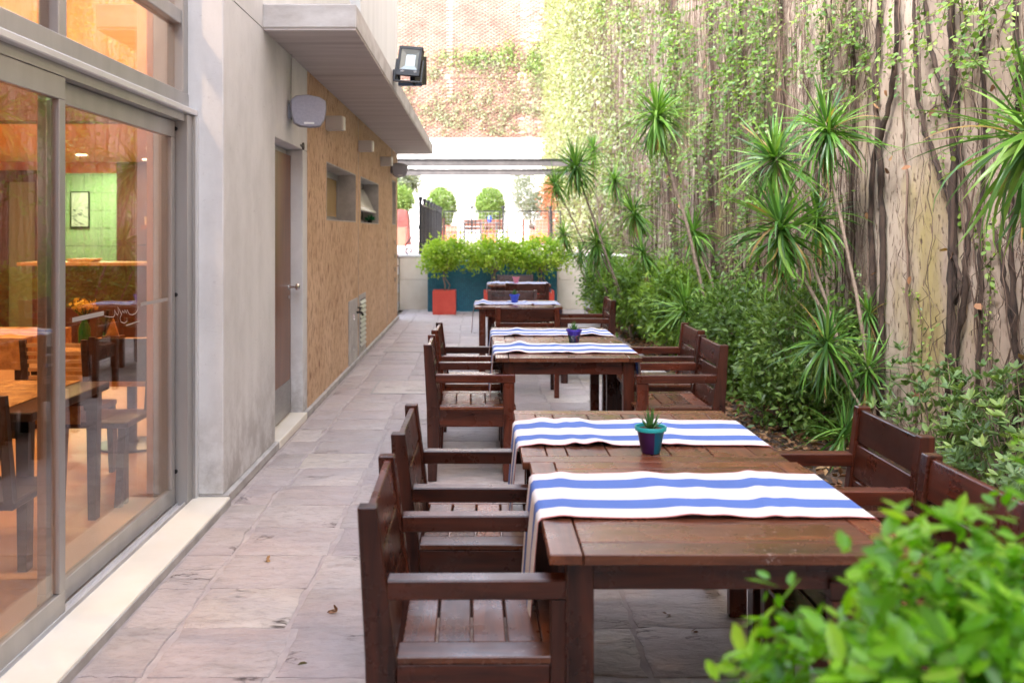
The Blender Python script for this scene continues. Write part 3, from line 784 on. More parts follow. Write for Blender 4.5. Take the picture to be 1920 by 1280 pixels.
def text(s, size, loc, rot, m, parent, name='lettering', ext=.0006, scale=(1, 1, 1), font_off=0):
    c = bpy.data.curves.new(name, 'FONT'); c.body = s; c.size = size; c.extrude = ext; c.align_x = 'CENTER'; c.align_y = 'CENTER'; c.offset = font_off
    tmp = bpy.data.objects.new(name, c); me = bpy.data.meshes.new_from_object(tmp); bpy.data.objects.remove(tmp)
    o = bpy.data.objects.new(name, me); me.materials.clear(); me.materials.append(m); link(o, parent)
    o.location = Vector(loc) - ORG.get(parent.name, Vector()); o.rotation_euler = rot; o.scale = scale
    return o
for s_, u in (('50W', -.062), ('IP65', .062)):
    p_ = tiltp(MB().add([(u, -.0015, -.106)], [])).v[0]
    text(s_, .026, p_, (R(90 - 9), R(4), R(-17)), M['whiteprint'], fl)

# utility panels low on the ochre wall
mc = thing('meter_cover', 'grey metal service cover low on the ochre wall with a tap', 'cover', (XW, 10.7, 0))
MB().box(XW + .001, XW + .012, 10.40, 11.12, .06, .77).build('cover_plate', M['cement'], mc, bevel=.002)
MB().box(XW + .0125, XW + .016, 10.72, 10.80, .53, .60).box(XW + .0125, XW + .016, 10.74, 10.80, .18, .23).build('latch', M['chrome'], mc)
tp = MB().tube([(XW + .012, 11.02, .60), (XW + .07, 11.02, .60), (XW + .09, 11.02, .56)], .014, 8).tube([(XW + .05, 11.02, .61), (XW + .05, 11.02, .65)], .008, 6).lathe((XW + .05, 11.02, .65), [(.03, 0), (.03, .012)], 10)
tp.build('tap', M['black'], mc, smooth='auto')
vg = thing('wall_vent', 'narrow louvred metal vent set in the ochre wall near the ground', 'vent', (XW, 11.6, 0))
MB().box(XW + .001, XW + .010, 11.30, 11.36, .06, .78).box(XW + .001, XW + .010, 11.86, 11.92, .06, .78).box(XW + .001, XW + .010, 11.36, 11.86, .72, .78).box(XW + .001, XW + .010, 11.36, 11.86, .06, .14).build('vent_frame', M['cement'], vg)
MB().box(XW + .0005, XW + .002, 11.36, 11.86, .14, .72).build('backing', M['black'], vg)
for k in range(10):
    z = .15 + k * .057
    MB().prism([(XW + .003, z + .035), (XW + .006, z + .038), (XW + .028, z + .006), (XW + .025, z + .002)], 11.362, 11.858, 'y').build('louvre', M['alulight'], vg)
for k, (z, lab) in enumerate(((1.36, 'topmost small black socket near the far corner of the ochre wall'), (1.13, 'second small black socket down at the far corner of the ochre wall'), (.90, 'third small black socket down at the far corner of the ochre wall'), (.72, 'lowest small black socket at the far corner of the ochre wall'))):
    t = thing('wall_socket', lab, 'socket', (XW, 15.95, z), 'sockets at the wall end')
    MB().box(XW + .001, XW + .006, 15.80, 16.15, z - .07, z + .07).build('face_plate', M['stucco'], t)
    MB().box(XW + .0065, XW + .012, 16.0, 16.1, z - .035, z + .035).build('socket_insert', M['black'], t)
# sill plant in the second window
sp = thing('sill_plant', 'small green potted cactus on the sill of the tilted window', 'plant', (-1.53, 13.05, 1.663))
MB().lathe((-1.53, 13.05, 1.663), [(.03, 0), (.04, .05), (.036, .05)], 12).build('pot', M['black'], sp, smooth='auto')
n = 60; P = np.tile(np.array([[-1.53, 13.05, 1.705]]), (n, 1)); D = rdir(n); D[:, 2] = abs(D[:, 2]) * .6
leaves('leaves', P, D, rdir(n), .09, .02, leafmat('teal_green_leaves', [(0, (.0, .12, .05)), (1, (.02, .25, .10))]), sp)
sp = thing('sponge', 'yellow cleaning sponge behind the tilted window pane', 'sponge', (-1.62, 12.2, 1.663))
MB().box(-1.65, -1.56, 11.75, 11.95, 1.663, 1.73).build('sponge_block', M['yellow'], sp, bevel=.006)

# ---------------- storefront
sf = thing('glass_storefront', 'aluminium framed sliding glass doors with orange lit room behind', 'storefront', (-1.7, 3.7, 0))
A, AL = M['alu'], M['alulight']
MB().box(-1.625, -1.42, -2, 5.335, -.005, .045).build('marble_threshold', M['marble'], sf, bevel=.004)
MB().box(-1.415, -1.4201, -2, 5.335, -.012, .035).build('threshold_edge', M['cement'], sf)
MB().box(-1.78, -1.626, -2, 5.335, 0, .03).box(-1.644, -1.636, -2, 5.22, .03, .05).box(-1.684, -1.678, -2, 5.22, .03, .045).box(-1.742, -1.735, -2, 5.22, .03, .045).build('floor_track', AL, sf)
def door_panel(y0, y1, x0, x1, label=None):
    p_ = MB().box(x0, x1, y0, y1, .046, .135).box(x0, x1, y0, y1, 2.07, 2.16).box(x0, x1, y0, y0 + .055, .1352, 2.0698).box(x0, x1, y1 - .055, y1, .1352, 2.0698).build('sliding_door', A, sf, bevel=.003)
    MB().box((x0+x1)/2 - .003, (x0+x1)/2 + .003, y0 + .053, y1 - .053, .133, 2.072).build('pane', M['glass'], p_)
    return p_
door_panel(3.66, 5.20, -1.728, -1.690)
door_panel(1.95, 3.72, -1.676, -1.642)
door_panel(.35, 1.99, -1.728, -1.690)
door_panel(-1.25, .39, -1.676, -1.642)
jb = MB().box(-1.76, -1.625, 5.215, 5.30, .03, 2.20).box(-1.80, -1.610, 5.30, 5.3385, .03, 2.20).build('door_jamb', A, sf, bevel=.003)
MB().box(-1.609, -1.600, 5.305, 5.338, .03, 2.20).build('jamb_strip', AL, sf)
for zz in (2.12, 1.2, .22): MB().lathe((-1.69, 5.205, zz), [(.012, 0), (.012, .012)], 10, 'y').build('bolt', M['black'], jb)
MB().box(-1.78, -1.64, -2, 5.3385, 2.162, 2.205).build('head_track', A, sf)
MB().box(-1.78, -1.605, -2, 5.336, 2.2055, 2.238).build('ledge', AL, sf, bevel=.005)
MB().box(-1.76, -1.655, -2, 5.336, 2.2385, 2.33).build('transom_rail', A, sf, bevel=.004)
MB().box(-1.75, -1.67, -2, 5.25, 2.71, 2.79).build('transom_rail', A, sf, bevel=.004)
MB().box(-1.75, -1.66, 5.25, 5.3385, 2.3305, 4.6).build('transom_post', A, sf, bevel=.004)
for yy in (3.72, 1.97, .3):
    MB().box(-1.75, -1.67, yy, yy + .075, 2.3305, 2.709).box(-1.75, -1.67, yy, yy + .075, 2.7905, 4.6).build('mullion', A, sf, bevel=.003)
for (a, b) in ((3.795, 5.25), (2.045, 3.72), (.375, 1.97), (-2, .30)):
    MB().box(-1.713, -1.707, a, b, 2.33, 2.71).build('pane', M['glass'], sf)
    MB().box(-1.713, -1.707, a, b, 2.79, 4.6).build('pane', M['glass'], sf)
# frosted film stripes and handwritten script on the glass of the right-hand door
def gl(px, py, X=-1.7055):
    Y = -X * F / (CX - px); return Vector((X, Y, H - (py - CY) * Y / F))
def zz_(u, v): return 120 + u / 5.82, 500 + v / 5.82
dc = thing('glass_lettering', 'frosted stripes and handwritten script stuck on the glass door', 'lettering', (-1.7055, 4.2, 1.1))
def strip(name, pts2, wds):
    mb = MB(); vs = []
    for i, (u, v) in enumerate(pts2):
        p0 = gl(*zz_(u, v)); 
        q0 = gl(*zz_(*pts2[max(i-1, 0)])); q1 = gl(*zz_(*pts2[min(i+1, len(pts2)-1)]))
        d = (q1 - q0).normalized(); nn = Vector((0, -d.z, d.y)) * (wds[i] if hasattr(wds, '__len__') else wds) / 2
        vs += [p0 + nn, p0 - nn, p0 - nn + Vector((-.0012, 0, 0)), p0 + nn + Vector((-.0012, 0, 0))]
    k = len(pts2); fs = []
    for i in range(k - 1):
        for j in range(4): fs.append((i*4 + j, i*4 + (j+1) % 4, (i+1)*4 + (j+1) % 4, (i+1)*4 + j))
    fs += [(0, 1, 2, 3), tuple((k-1)*4 + j for j in (3, 2, 1, 0))]
    return mb.add(vs, fs).build(name, M['decal'], dc)
strip('stripe', [(92, 582), (435, 506)], .020)
strip('stripe', [(838, 412), (1140, 352)], .018)
strip('stripe', [(680, 640), (828, 592)], .006)
strip('script', [(810, 430), (806, 470), (785, 505), (752, 524), (718, 520), (704, 500)], .004)
strip('script', [(704, 500), (690, 470), (682, 505), (664, 470), (658, 505), (640, 480), (628, 520), (612, 560), (622, 600), (660, 616), (692, 590), (686, 560)], .0035)
strip('script', [(628, 520), (606, 470), (588, 440), (596, 500), (584, 530), (566, 500), (552, 470), (558, 520), (540, 548), (500, 548), (444, 538)], .0035)

# ---------------- interior
def room(name, mb, m): o = mb.build(name, m); o['kind'] = 'structure'; return o
room('interior_floor', MB().box(-9, -1.785, -13.8, 16.3, -.03, .035), M['in_floor'])
room('interior_ceiling_upper', MB().box(-9, -1.76, -13.8, 8.8, 4.50, 4.61), M['in_ceiling'])
room('interior_ceiling_lower', MB().box(-9, -1.865, 9.05, 14.0, 2.58, 2.70), M['in_ceiling'])
room('interior_beam', MB().box(-9, -1.865, 8.8, 9.05, 2.585, 3.02), M['in_dark'])
room('interior_bulkhead', MB().box(-9, -1.865, 8.8, 9.05, 3.021, 4.61), M['in_orange'])
room('interior_wall_side', MB().box(-8.99, -8.9, -13.8, 14, .036, 4.5), M['in_orange'])
kx0, kx1 = -6.50, -5.42
room('interior_wall_rear', MB().box(-8.9, kx0 - .75, 14.0, 14.15, .036, 2.58).box(kx0 - .75, kx0, 14.0, 14.15, 2.42, 2.58).box(kx0, kx1, 14.0, 14.15, 2.42, 2.58).box(kx0, kx1, 14, 14.15, .036, .95).box(kx0 - .75, kx0, 14.0, 14.15, .036, .9), M['in_orange'])
room('interior_wall_panelled', MB().box(kx1, -1.865, 14.0, 14.15, .036, 2.58), M['in_mauve'])
room('interior_wall_inner_side', MB().box(-1.90, -1.865, 5.35, 14.0, .036, 2.9), M['in_orange'])
kw = MB().box(-9, -2, 15.9, 16.0, .036, 2.75).build('kitchen_wall', M['in_grout']); kw['kind'] = 'structure'
tl = MB()
for i in range(14):
    for j in range(8):
        tl.box(-8.2 + i * .30 + .006, -8.2 + (i + 1) * .30 - .006, 15.89, 15.8999, .4 + j * .30 + .006, .4 + (j + 1) * .30 - .006)
o = tl.build('wall_tiles', M['in_green'], kw); o['kind'] = 'stuff'
room('kitchen_ceiling', MB().box(-9, -2, 14.15, 15.9, 2.65, 2.7), M['in_green'])
bd = thing('rear_door', 'dark wooden door frame with a pale green glazed leaf', 'door', (-6.9, 13.9, 0))
MB().box(-7.14, -7.0, 13.92, 13.998, .04, 2.45).box(-6.60, -6.50, 13.92, 13.998, .04, 2.45).box(-7.0, -6.60, 13.92, 13.998, 2.28, 2.45).build('frame', M['in_dark'], bd)
MB().box(-7.0, -6.60, 13.95, 13.97, .04, 2.28).build('leaf', mat('green_frosted_leaf', (.30, .34, .20), rough=.4), bd)
wb = thing('whiteboard', 'small framed whiteboard with notes on the green tiled kitchen wall', 'whiteboard', (-6.5, 15.85, 1.8))
MB().box(-6.92, -6.60, 15.86, 15.885, 1.60, 2.22).build('frame', M['black'], wb)
MB().box(-6.90, -6.62, 15.85, 15.859, 1.63, 2.20).build('board', M['board'], wb)
sc = MB()
for k in range(14):
    a_ = (-6.88 + .22 * random.random(), 1.66 + .3 * random.random()); pts = [(a_[0] + .03 * sin(i * 1.3 + k) + .004 * i, 15.849, a_[1] + .02 * cos(i * 1.7 + k)) for i in range(7)]
    sc.tube(pts, .0025, 4)
sc.build('scribbles', M['deepgreen'], wb)
ct = thing('bar_counter', 'long bar counter with a pale wooden top inside the room', 'counter', (-4.6, 11.9, 0))
MB().box(-5.85, -2.0, 11.85, 12.4, 1.115, 1.155).build('counter_top', M['in_wood'], ct, bevel=.004)
MB().box(-5.70, -2.0, 11.95, 12.35, .036, 1.114).build('counter_front', M['in_dark'], ct)
sh = thing('wall_shelf', 'reddish wooden shelf holding a mug and a wine bottle', 'shelf', (-4.6, 13.8, 1.6))
MB().box(-4.95, -4.0, 13.7, 13.998, 1.58, 1.64).build('shelf_board', mat('red_wood_shelf', (.34, .12, .05), rough=.4), sh)
MB().box(-4.6, -4.57, 13.8, 13.998, 1.42, 1.579).build('shelf_bracket', M['in_dark'], sh)
mg = thing('mug', 'cream ceramic mug on the shelf left of the bottle', 'mug', (-4.88, 13.8, 1.641))
MB().lathe((-4.88, 13.8, 1.641), [(.045, 0), (.055, .12), (.050, .12), (.042, .02)], 16).build('cup', M['mug'], mg, smooth='auto')
MB().tube([(-4.83, 13.8, 1.74), (-4.79, 13.8, 1.745), (-4.775, 13.8, 1.71), (-4.79, 13.8, 1.675), (-4.835, 13.8, 1.67)], .008, 6).build('handle', M['mug'], mg)
wbt = thing('wine_bottle', 'dark wine bottle with cream label and red capsule on the shelf', 'bottle', (-4.60, 13.8, 1.641))
MB().lathe((-4.60, 13.8, 1.641), [(.045, 0), (.047, .02), (.047, .24), (.02, .31), (.017, .40)], 16).build('glass_body', M['bottle_dark'], wbt, smooth='auto')
MB().lathe((-4.60, 13.8, 1.70), [(.0475, 0), (.049, .002), (.049, .14), (.0475, .142)], 16).build('label', M['paper'], wbt)
MB().lathe((-4.60, 13.8, 1.98), [(.021, 0), (.022, .002), (.020, .11), (.0, .112)], 12).build('capsule', M['redfoil'], wbt)
gr = thing('coffee_grinder', 'dark coffee grinder on the bar counter', 'grinder', (-4.15, 12.1, 1.156))
MB().lathe((-4.15, 12.1, 1.156), [(.10, 0), (.10, .04), (.05, .06), (.05, .14), (.09, .17), (.09, .2)], 16).build('body', M['bottle_dark'], gr, smooth='auto')
MB().lathe((-4.15, 12.1, 1.357), [(.07, 0), (.12, .12), (.10, .14), (.02, .16)], 16).build('hopper', M['in_furn'], gr, smooth='auto')
MB().tube([(-4.4, 12.1, 1.37), (-4.0, 12.1, 1.40)], .01, 6).build('lever', M['in_furn'], gr)
tr = thing('serving_tray', 'brown wooden serving tray on the bar counter', 'tray', (-5.1, 12.1, 1.156))
MB().prism([(-5.22, 1.157), (-4.95, 1.157), (-4.90, 1.20), (-5.27, 1.20)], 11.95, 12.2, 'y').build('tray_body', M['in_wood'], tr)
po = thing('reflection_strip', 'slim orange strip standing in for a reflection in the left sliding door', 'post', (-2.31, 5.0, 0))  # added strip imitating an orange reflection in the door glass
MB().box(-2.345, -2.272, 4.97, 5.05, .036, 4.5).build('orange_strip', M['in_orange'], po)
# tables and chairs inside
def in_chair(x, y, rz, label, slats=False):
    t = thing('dining_chair', label, 'chair', (0, 0, 0), 'dark chairs inside the restaurant')
    MB().box(-.20, .20, -.20, .20, .42, .455).build('seat', M['in_furn'], t, bevel=.006)
    for sx in (-1, 1):
        MB().prism([(sx*.19, .42), (sx*.145, .42), (sx*.165, 0), (sx*.19, 0)], .155, .20, 'y').build('leg', M['in_furn'], t)
        MB().prism([(.155, .42), (.20, .42), (.265, 0), (.235, 0)][::1], sx*.17 - .02, sx*.17 + .02, 'x').build('leg', M['in_furn'], t).location.y = 0
        t.children[-1].rotation_euler = (0, 0, pi)
        MB().prism([(-.20, .45), (-.16, .45), (-.235, .88), (-.262, .88)], sx*.18 - .018, sx*.18 + .018, 'x').build('backrest_post', M['in_furn'], t)
    if slats:
        for k in range(8):
            z = .50 + k * .048; yy = -.185 - (z - .45) * .14
            MB().box(-.16, .16, yy - .008, yy + .008, z, z + .022).build('backrest_slat', M['in_wood'], t)
    else:
        MB().prism([(-.205, .62), (-.19, .62), (-.235, .87), (-.25, .87)], -.16, .16, 'x').build('backrest', M['in_furn'], t)
    MB().box(-.17, .17, -.17, .17, .12, .15).build('stretcher', M['in_furn'], t) if False else None
    t.location = (x, y, .036); t.rotation_euler = (0, 0, rz); return t
def in_table(x0, x1, y0, y1, label, cx0, cx1, pedestal, clab):
    t = thing('dining_table', label, 'table', ((x0+x1)/2, (y0+y1)/2, .036), 'tables inside the restaurant')
    MB().box(x0, x1, y0, y1, .71, .75).build('tabletop', M['in_furn'], t, bevel=.004)
    if pedestal:
        cx, cy = (x0+x1)/2, (y0+y1)/2
        MB().lathe((cx, cy, .036), [(.24, 0), (.24, .015), (.05, .03), (.035, .06), (.035, .673)], 24).build('pedestal', M['in_furn'], t, smooth='auto')
    else:
        for a in (x0 + .03, x1 - .09):
            for b in (y0 + .03, y1 - .09):
                MB().prism([(a, .709), (a + .06, .709), (a + .05, .036), (a + .01, .036)], b, b + .06, 'y').build('leg', M['in_furn'], t)
        MB().box(x0 + .03, x1 - .03, y0 + .03, y0 + .06, .63, .709).box(x0 + .03, x1 - .03, y1 - .06, y1 - .03, .63, .709).build('apron', M['in_furn'], t)
    c = MB().box(cx0, cx1, y0 - .006, y1 + .006, .751, .755).box(cx0, cx1, y0 - .010, y0 - .006, .52, .755).box(cx0, cx1, y1 + .006, y1 + .01, .52, .755)
    if cx1 >= x1 - .01: c.box(cx1, cx1 + .004, y0, y1, .55, .755)
    o = c.build('tablecloth', M['in_cloth']); tag(o, clab, 'tablecloth')
in_table(-2.95, -1.98, 4.15, 5.02, 'dark dining table with bare end just inside the glass door', -2.95, -2.14, False, 'marbled orange cloth covering most of the dark table near the glass')
in_table(-2.85, -2.08, 6.25, 7.05, 'pedestal dining table behind the slatted chair inside', -2.85, -2.08, True, 'marbled orange cloth covering the whole pedestal table')
in_table(-4.3, -3.4, 7.0, 7.8, 'dark dining table deeper inside the orange room', -4.3, -3.4, False, 'marbled orange cloth on the table deepest in the room')
in_chair(-2.50, 5.75, 0, 'dark chair with slatted wooden back seen through the glass', True)
in_chair(-2.03, 3.88, 0, 'dark chair standing nearest the glass at the bare table end')
in_chair(-2.75, 3.6, .2, 'dark chair beside the front of the covered table inside')
in_chair(-2.16, 5.42, pi, 'dark chair pushed in behind the bare end of the near dining table')
in_chair(-3.85, 6.7, 0, 'dark chair tucked under the deepest table inside')
in_chair(-3.25, 7.4, pi / 2, 'dark chair at the right end of the deepest table')
vs_ = thing('flower_vase', 'green glass vase with small yellow flowers on the pedestal table', 'vase', (-2.76, 6.55, .756))
MB().lathe((-2.76, 6.55, .756), [(.035, 0), (.042, .02), (.042, .12), (.02, .17), (.022, .19)], 16).build('vase_body', M['bottle_green'], vs_, smooth='auto')
n = 130; dd = rdir(n); P = np.array([-2.76, 6.55, 1.03]) + dd * .07 * rng.random((n, 1)) ** .4 * np.array([1.2, 1, .7])
leaves('petals', P, rdir(n), dd, .03, .03, M['yellow'], vs_)
n = 40; P = np.tile(np.array([[-2.76, 6.55, .94]]), (n, 1)); D = rdir(n); D[:, 2] = abs(D[:, 2]) + .8
leaves('stems', P, D, rdir(n), .11, .006, M['lf_dark'], vs_)
nb = thing('napkin_box', 'orange napkin standing in a box on the pedestal table', 'napkin holder', (-2.55, 6.5, .756))
MB().box(-2.60, -2.48, 6.45, 6.56, .756, .83).build('box_body', M['in_dark'], nb)
MB().prism([(-2.59, .831), (-2.50, .831), (-2.54, .95)], 6.49, 6.51, 'y').build('napkin', M['in_cloth'], nb)
# interior lamps: ceiling downlights
def downlight(x, y, z, power, label, size=.07):
    t = thing('ceiling_light', label, 'ceiling light', (x, y, z), 'ceiling lights inside the restaurant')
    MB().lathe((x, y, z - .012), [(size, 0), (size, .012)], 16).build('lamp_disc', M['downlight'], t)
    ld = bpy.data.lights.new('ceiling_lamp', 'AREA'); ld.shape = 'DISK'; ld.size = size * 1.7; ld.energy = power; ld.color = (1, .72, .42)
    lo = bpy.data.objects.new('ceiling_lamp', ld); lo.location = (0, 0, -.016); link(lo, t)
PW = 2.5
downlight(-6.1, 10.1, 2.578, PW, 'round ceiling light farthest left over the bar')
downlight(-5.35, 12.6, 2.578, PW, 'round ceiling light above the kitchen opening')
downlight(-4.05, 11.6, 2.578, PW, 'round ceiling light above the coffee grinder')
downlight(-4.75, 13.4, 2.578, PW * .5, 'round ceiling light close above the wine bottle')
for (x, y, lab) in ((-4.2, 6.6, 'high ceiling light over the deepest dining table'), (-2.9, 3.9, 'high ceiling light over the table by the glass'), (-2.9, 7.6, 'high ceiling light before the dark beam'), (-5.6, 7.6, 'high ceiling light at the left before the beam')):
    downlight(x, y, 4.498, PW * 2.6, lab, .09)
kl = bpy.data.lights.new('kitchen_lamp', 'AREA'); kl.size = .5; kl.energy = 4.2; kl.color = (.80, 1, .62); 
klt = thing('kitchen_light', 'cool kitchen ceiling light behind the serving opening', 'ceiling light', (-6.2, 15.0, 2.6))
MB().box(-6.5, -5.9, 14.9, 15.1, 2.62, 2.648).build('tube_housing', emit('kitchen_tube_glow', (.9, 1, .8), 4), klt)
lo = bpy.data.objects.new('kitchen_lamp', kl); lo.location = (0, 0, .01); link(lo, klt)

# ---------------- far terrace
ZT = 1.08
ter = MB().box(-9.0, 3.0, 18.86, 41, -.05, ZT).build('terrace', M['terra']); ter['kind'] = 'structure'
rw = thing('retaining_wall', 'cream rendered retaining wall below the terrace', 'wall', (0, 18.7, 0))
for (a, b) in ((-1.60, -1.03), (-1.028, .3), (.302, 1.55), (1.552, 2.07)):
    MB().box(a, b, 18.64, 18.858, -.02, .585).build('render_panel', M['beige'], rw, bevel=.004)
    MB().box(a, b, 18.64, 18.858, .59, 1.04).build('render_panel', M['beige'], rw, bevel=.004)
MB().box(-1.62, 3.0, 18.62, 18.859, 1.041, 1.085).build('coping', M['white'], rw, bevel=.005)
MB().box(2.07, 2.999, 18.645, 18.857, -.02, 1.04).build('render_panel', M['cement'], rw)
bp = thing('mosaic_planter', 'low tank clad in dark blue mosaic tiles at the end of the passage', 'planter', (.2, 18.3, 0))
MB().box(-1.01, 1.49, 18.12, 18.62, -.01, .962).build('tiled_body', M['blue'], bp, bevel=.006)
MB().box(-1.02, 1.50, 18.11, 18.30, .963, .985).box(-1.02, 1.5, 18.55, 18.63, .963, .985).build('rim', mat('pale_blue_rim', (.20, .36, .50), rough=.4), bp)
# stairs
sr = thing('garden_stairs', 'reddish steps with white risers climbing beside the cream wall', 'stairs', (-2.1, 17.6, 0))
for k in range(6):
    MB().box(-2.9, -1.615, 17.42 + k * .24, 18.84, -.02 + k * .178, .145 + k * .178).build('riser', M['beige'] if k % 2 else M['white'], sr)
    MB().box(-2.92, -1.610, 17.40 + k * .24, 17.68 + k * .24 + (.0 if k < 5 else -.02), .1455 + k * .178, .1575 + k * .178).build('tread', M['brown_cover'], sr)
# iron scroll
scp = thing('iron_scroll', 'black wrought iron scroll bracket at the top of the steps', 'scroll', (-1.35, 18.75, 1.09))
def P2(px, py, Y=18.75): return at(px, py, Y)
pts = []
for i in range(15):
    a_ = -1.6 + i * .42; r_ = 2.0 + i * .50
    pts.append(P2(768.5 + r_ * cos(a_), 470 - r_ * sin(a_)*.8))
pts2 = [P2(761, 466), P2(760, 459), P2(766, 452), P2(777, 438), P2(785, 427), P2(785.5, 424), P2(782, 423), P2(779, 425), P2(779.5, 427.5)]
MB().tube(pts[::1], .012, 6).build('lower_curl', M['black'], scp, smooth=True)
MB().tube([P2(761.5, 470)] + pts2, .012, 6).build('scroll_bar', M['black'], scp, smooth=True)
# balustrade
bal = thing('iron_balustrade', 'black iron balustrade around the terrace with slim square posts', 'balustrade', (-1.15, 22, ZT))
py_ = [18.75 + 1.2 * k for k in range(8)]
for k, yy in enumerate(py_):
    x = -1.19 + .06 * k / 7
    p_ = MB().box(x - .03, x + .03, yy - .03, yy + .03, ZT, 2.17).build('post', M['black'], bal)
    MB().lathe((x, yy, 2.171), [(.03, 0), (.045, .02), (.045, .05), (.02, .075)], 10).build('post_cap', M['black'], p_)
for k in range(7):
    y0, y1 = py_[k] + .032, py_[k+1] - .032
    r_ = MB().box(-1.18, -1.155, y0, y1, 2.06, 2.09).box(-1.18, -1.155, y0, y1, ZT + .10, ZT + .13)
    for q in range(9):
        yy = y0 + (q + .5) * (y1 - y0) / 9; r_.box(-1.174, -1.162, yy - .006, yy + .006, ZT + .131, 2.059)
    r_.build('side_rail', M['black'], bal)
fb = thing('iron_gate_fence', 'black iron fence panels running across the terrace', 'fence', (0, 27.2, ZT))
def X27(px): return (px - CX) * 27.2 / F
for px in (871.5, 884.5 + 0, 944, 1038, 1046):
    pass
for px in (884.7, 943.4, 1032.5):
    x = X27(px)
    p_ = MB().box(x - .028, x + .028, 27.17, 27.23, ZT, 2.20).build('post', M['black'], fb)
    MB().lathe((x, 27.2, 2.201), [(.03, 0), (.05, .02), (.05, .05), (.02, .08)], 10).build('post_cap', M['black'], p_)
for (a, b) in ((831.5, 879), (890.5, 938), (946, 1030), (1034, 1052)):
    x0, x1 = X27(a), X27(b)
    pnl = MB().box(x0, x1, 27.18, 27.21, 2.11, 2.14).box(x0, x1, 27.18, 27.21, ZT + .08, ZT + .11).box(x0, x0 + .03, 27.18, 27.21, ZT + .111, 2.109).box(x1 - .03, x1, 27.18, 27.21, ZT + .111, 2.109).build('panel_frame', M['black'], fb)
    g_ = MB(); nx = int((x1 - x0) / .10)
    for q in range(1, nx): g_.box(x0 + q * .10 - .002, x0 + q * .10 + .002, 27.192, 27.196, ZT + .11, 2.11)
    for q in range(1, 10): g_.box(x0 + .03, x1 - .03, 27.197, 27.20, ZT + .11 + q * .1 - .002, ZT + .11 + q * .1 + .002)
    g_.build('wire_mesh', mat('galvanised_wire', (.35, .35, .35), rough=.5) if 'wiremat' not in M else M['wiremat'], pnl)
# pergola beams
for (Y, lab) in ((23.7, 'nearer steel beam crossing high above the terrace'), (27.6, 'farther steel beam crossing high above the terrace')):
    bm_ = thing('steel_beam', lab, 'beam', (0, Y, 3.2), 'steel beams over the terrace')
    X0 = -3.5
    MB().box(X0, 2.96, Y, Y + .012, 3.20, 3.36).build('web', M['steel'], bm_)
    MB().box(X0, 2.96, Y - .05, Y + .06, 3.36, 3.372).build('top_flange', M['steel'], bm_)
    MB().box(X0, 2.96, Y - .05, Y + .06, 3.188, 3.20).build('bottom_flange', M['steel'], bm_)
    MB().box(X0 + .02, X0 + .14, Y - .05, Y + .05, ZT, 3.187).build('post', M['steel'], bm_)
# far wall: white below, bricks above
fw = thing('far_wall', 'tall boundary wall, white render below and old brick above', 'wall', (0, 41, 0))
ZB = 5.60
MB().box(-14, 3.0, 41.0, 41.3, -.05, ZB).build('white_render', M['white'], fw)
MB().box(-14, 3.0, 41.06, 41.3, ZB + .001, 14.5).build('mortar_bed', M['mortar'], fw)
V, Fc, rn = [], [], []
row = 0; z = ZB + .01
bxF = np.array([[0,1,5,4],[1,2,6,5],[3,0,4,7],[4,5,6,7],[0,3,2,1]])
while z < 13.6:
    x = -5.2 + (.125 if row % 2 else 0)
    hgt = .062; special = 8.15 < z < 8.40
    while x < 2.98:
        wd = .235 if not special else .062
        hh = hgt if not special else .22
        if not (abs(x + 1.5) < .14 and row % 2 == 0) or z < 7.2:
            j = rng.normal(size=3) * .006
            x0, x1, yf, z0, z1 = x, min(x + wd, 2.99), 41.035 + j[0] + (.0), z + j[1] * .3, z + hh + j[1] * .3
            if 1.55 < x: yf += .02
            b0 = len(V)
            V += [(x0, yf, z0), (x1, yf, z0), (x1, 41.065, z0), (x0, 41.065, z0), (x0, yf, z1), (x1, yf, z1), (x1, 41.065, z1), (x0, 41.065, z1)]
            Fc += (bxF + b0).tolist(); 
        x += wd + .014
    z += hgt + .014 if not special else .22 + .014
    row += 1
np_mesh('bricks', np.array(V, float), np.array(Fc), M['brick'], fw, None, False, 'stuff')
# creepers on the brick wall
def patch(n, cx, cz, sx, sz, Y=41.0, dz=0): 
    return np.stack([cx + rng.normal(size=n) * sx, Y - rng.random(n) * .12, cz + rng.normal(size=n) * sz], 1)
cr = thing('wall_creeper', 'thin patchy creeper spreading over the far brick wall', 'creeper', (0, 40.95, 6))
def mpx(px, py): p = at(px, py, 41); return p.x, p.z
P = []
for (px, py, sx, sz, k) in ((910, 112, 1.0, .28, 420), (880, 105, .7, .2, 200), (955, 95, .2, .3, 160), (1012, 110, .3, .5, 500), (1000, 130, .5, .3, 220)):
    cx_, cz_ = mpx(px, py); P.append(patch(k, cx_, cz_, sx, sz))
P = np.concatenate(P); P[:, 0] = np.minimum(P[:, 0], 2.95)
D = rdir(len(P)); leaves('green_leaves', P, D, unit(rng.normal(size=P.shape) * .4 + np.array([0, -1, .4])), .10, .07, M['lf_topiary'], cr)
P = []
for k in range(130):
    px = rng.uniform(755, 1025); py = rng.uniform(90, 250)
    if px > 880 and py < 140 and rng.random() < .6: continue
    cx_, cz_ = mpx(px, py); P.append(patch(45, cx_, cz_, .22, .16))
P = np.concatenate(P); P = P[(P[:, 2] > ZB + .05) & (P[:, 0] < 2.95)]
leaves('dry_leaves', P, rdir(len(P)), unit(rng.normal(size=P.shape) * .4 + np.array([0, -1, .4])), .09, .06, M['lf_farivy'], cr)
# left garden wall of the terrace
gw = thing('garden_wall', 'white side wall closing the terrace behind the building', 'wall', (-9, 28, 0))
MB().box(-9.3, -9.0, 16.6, 41, 0, 4).build('render', M['white'], gw)
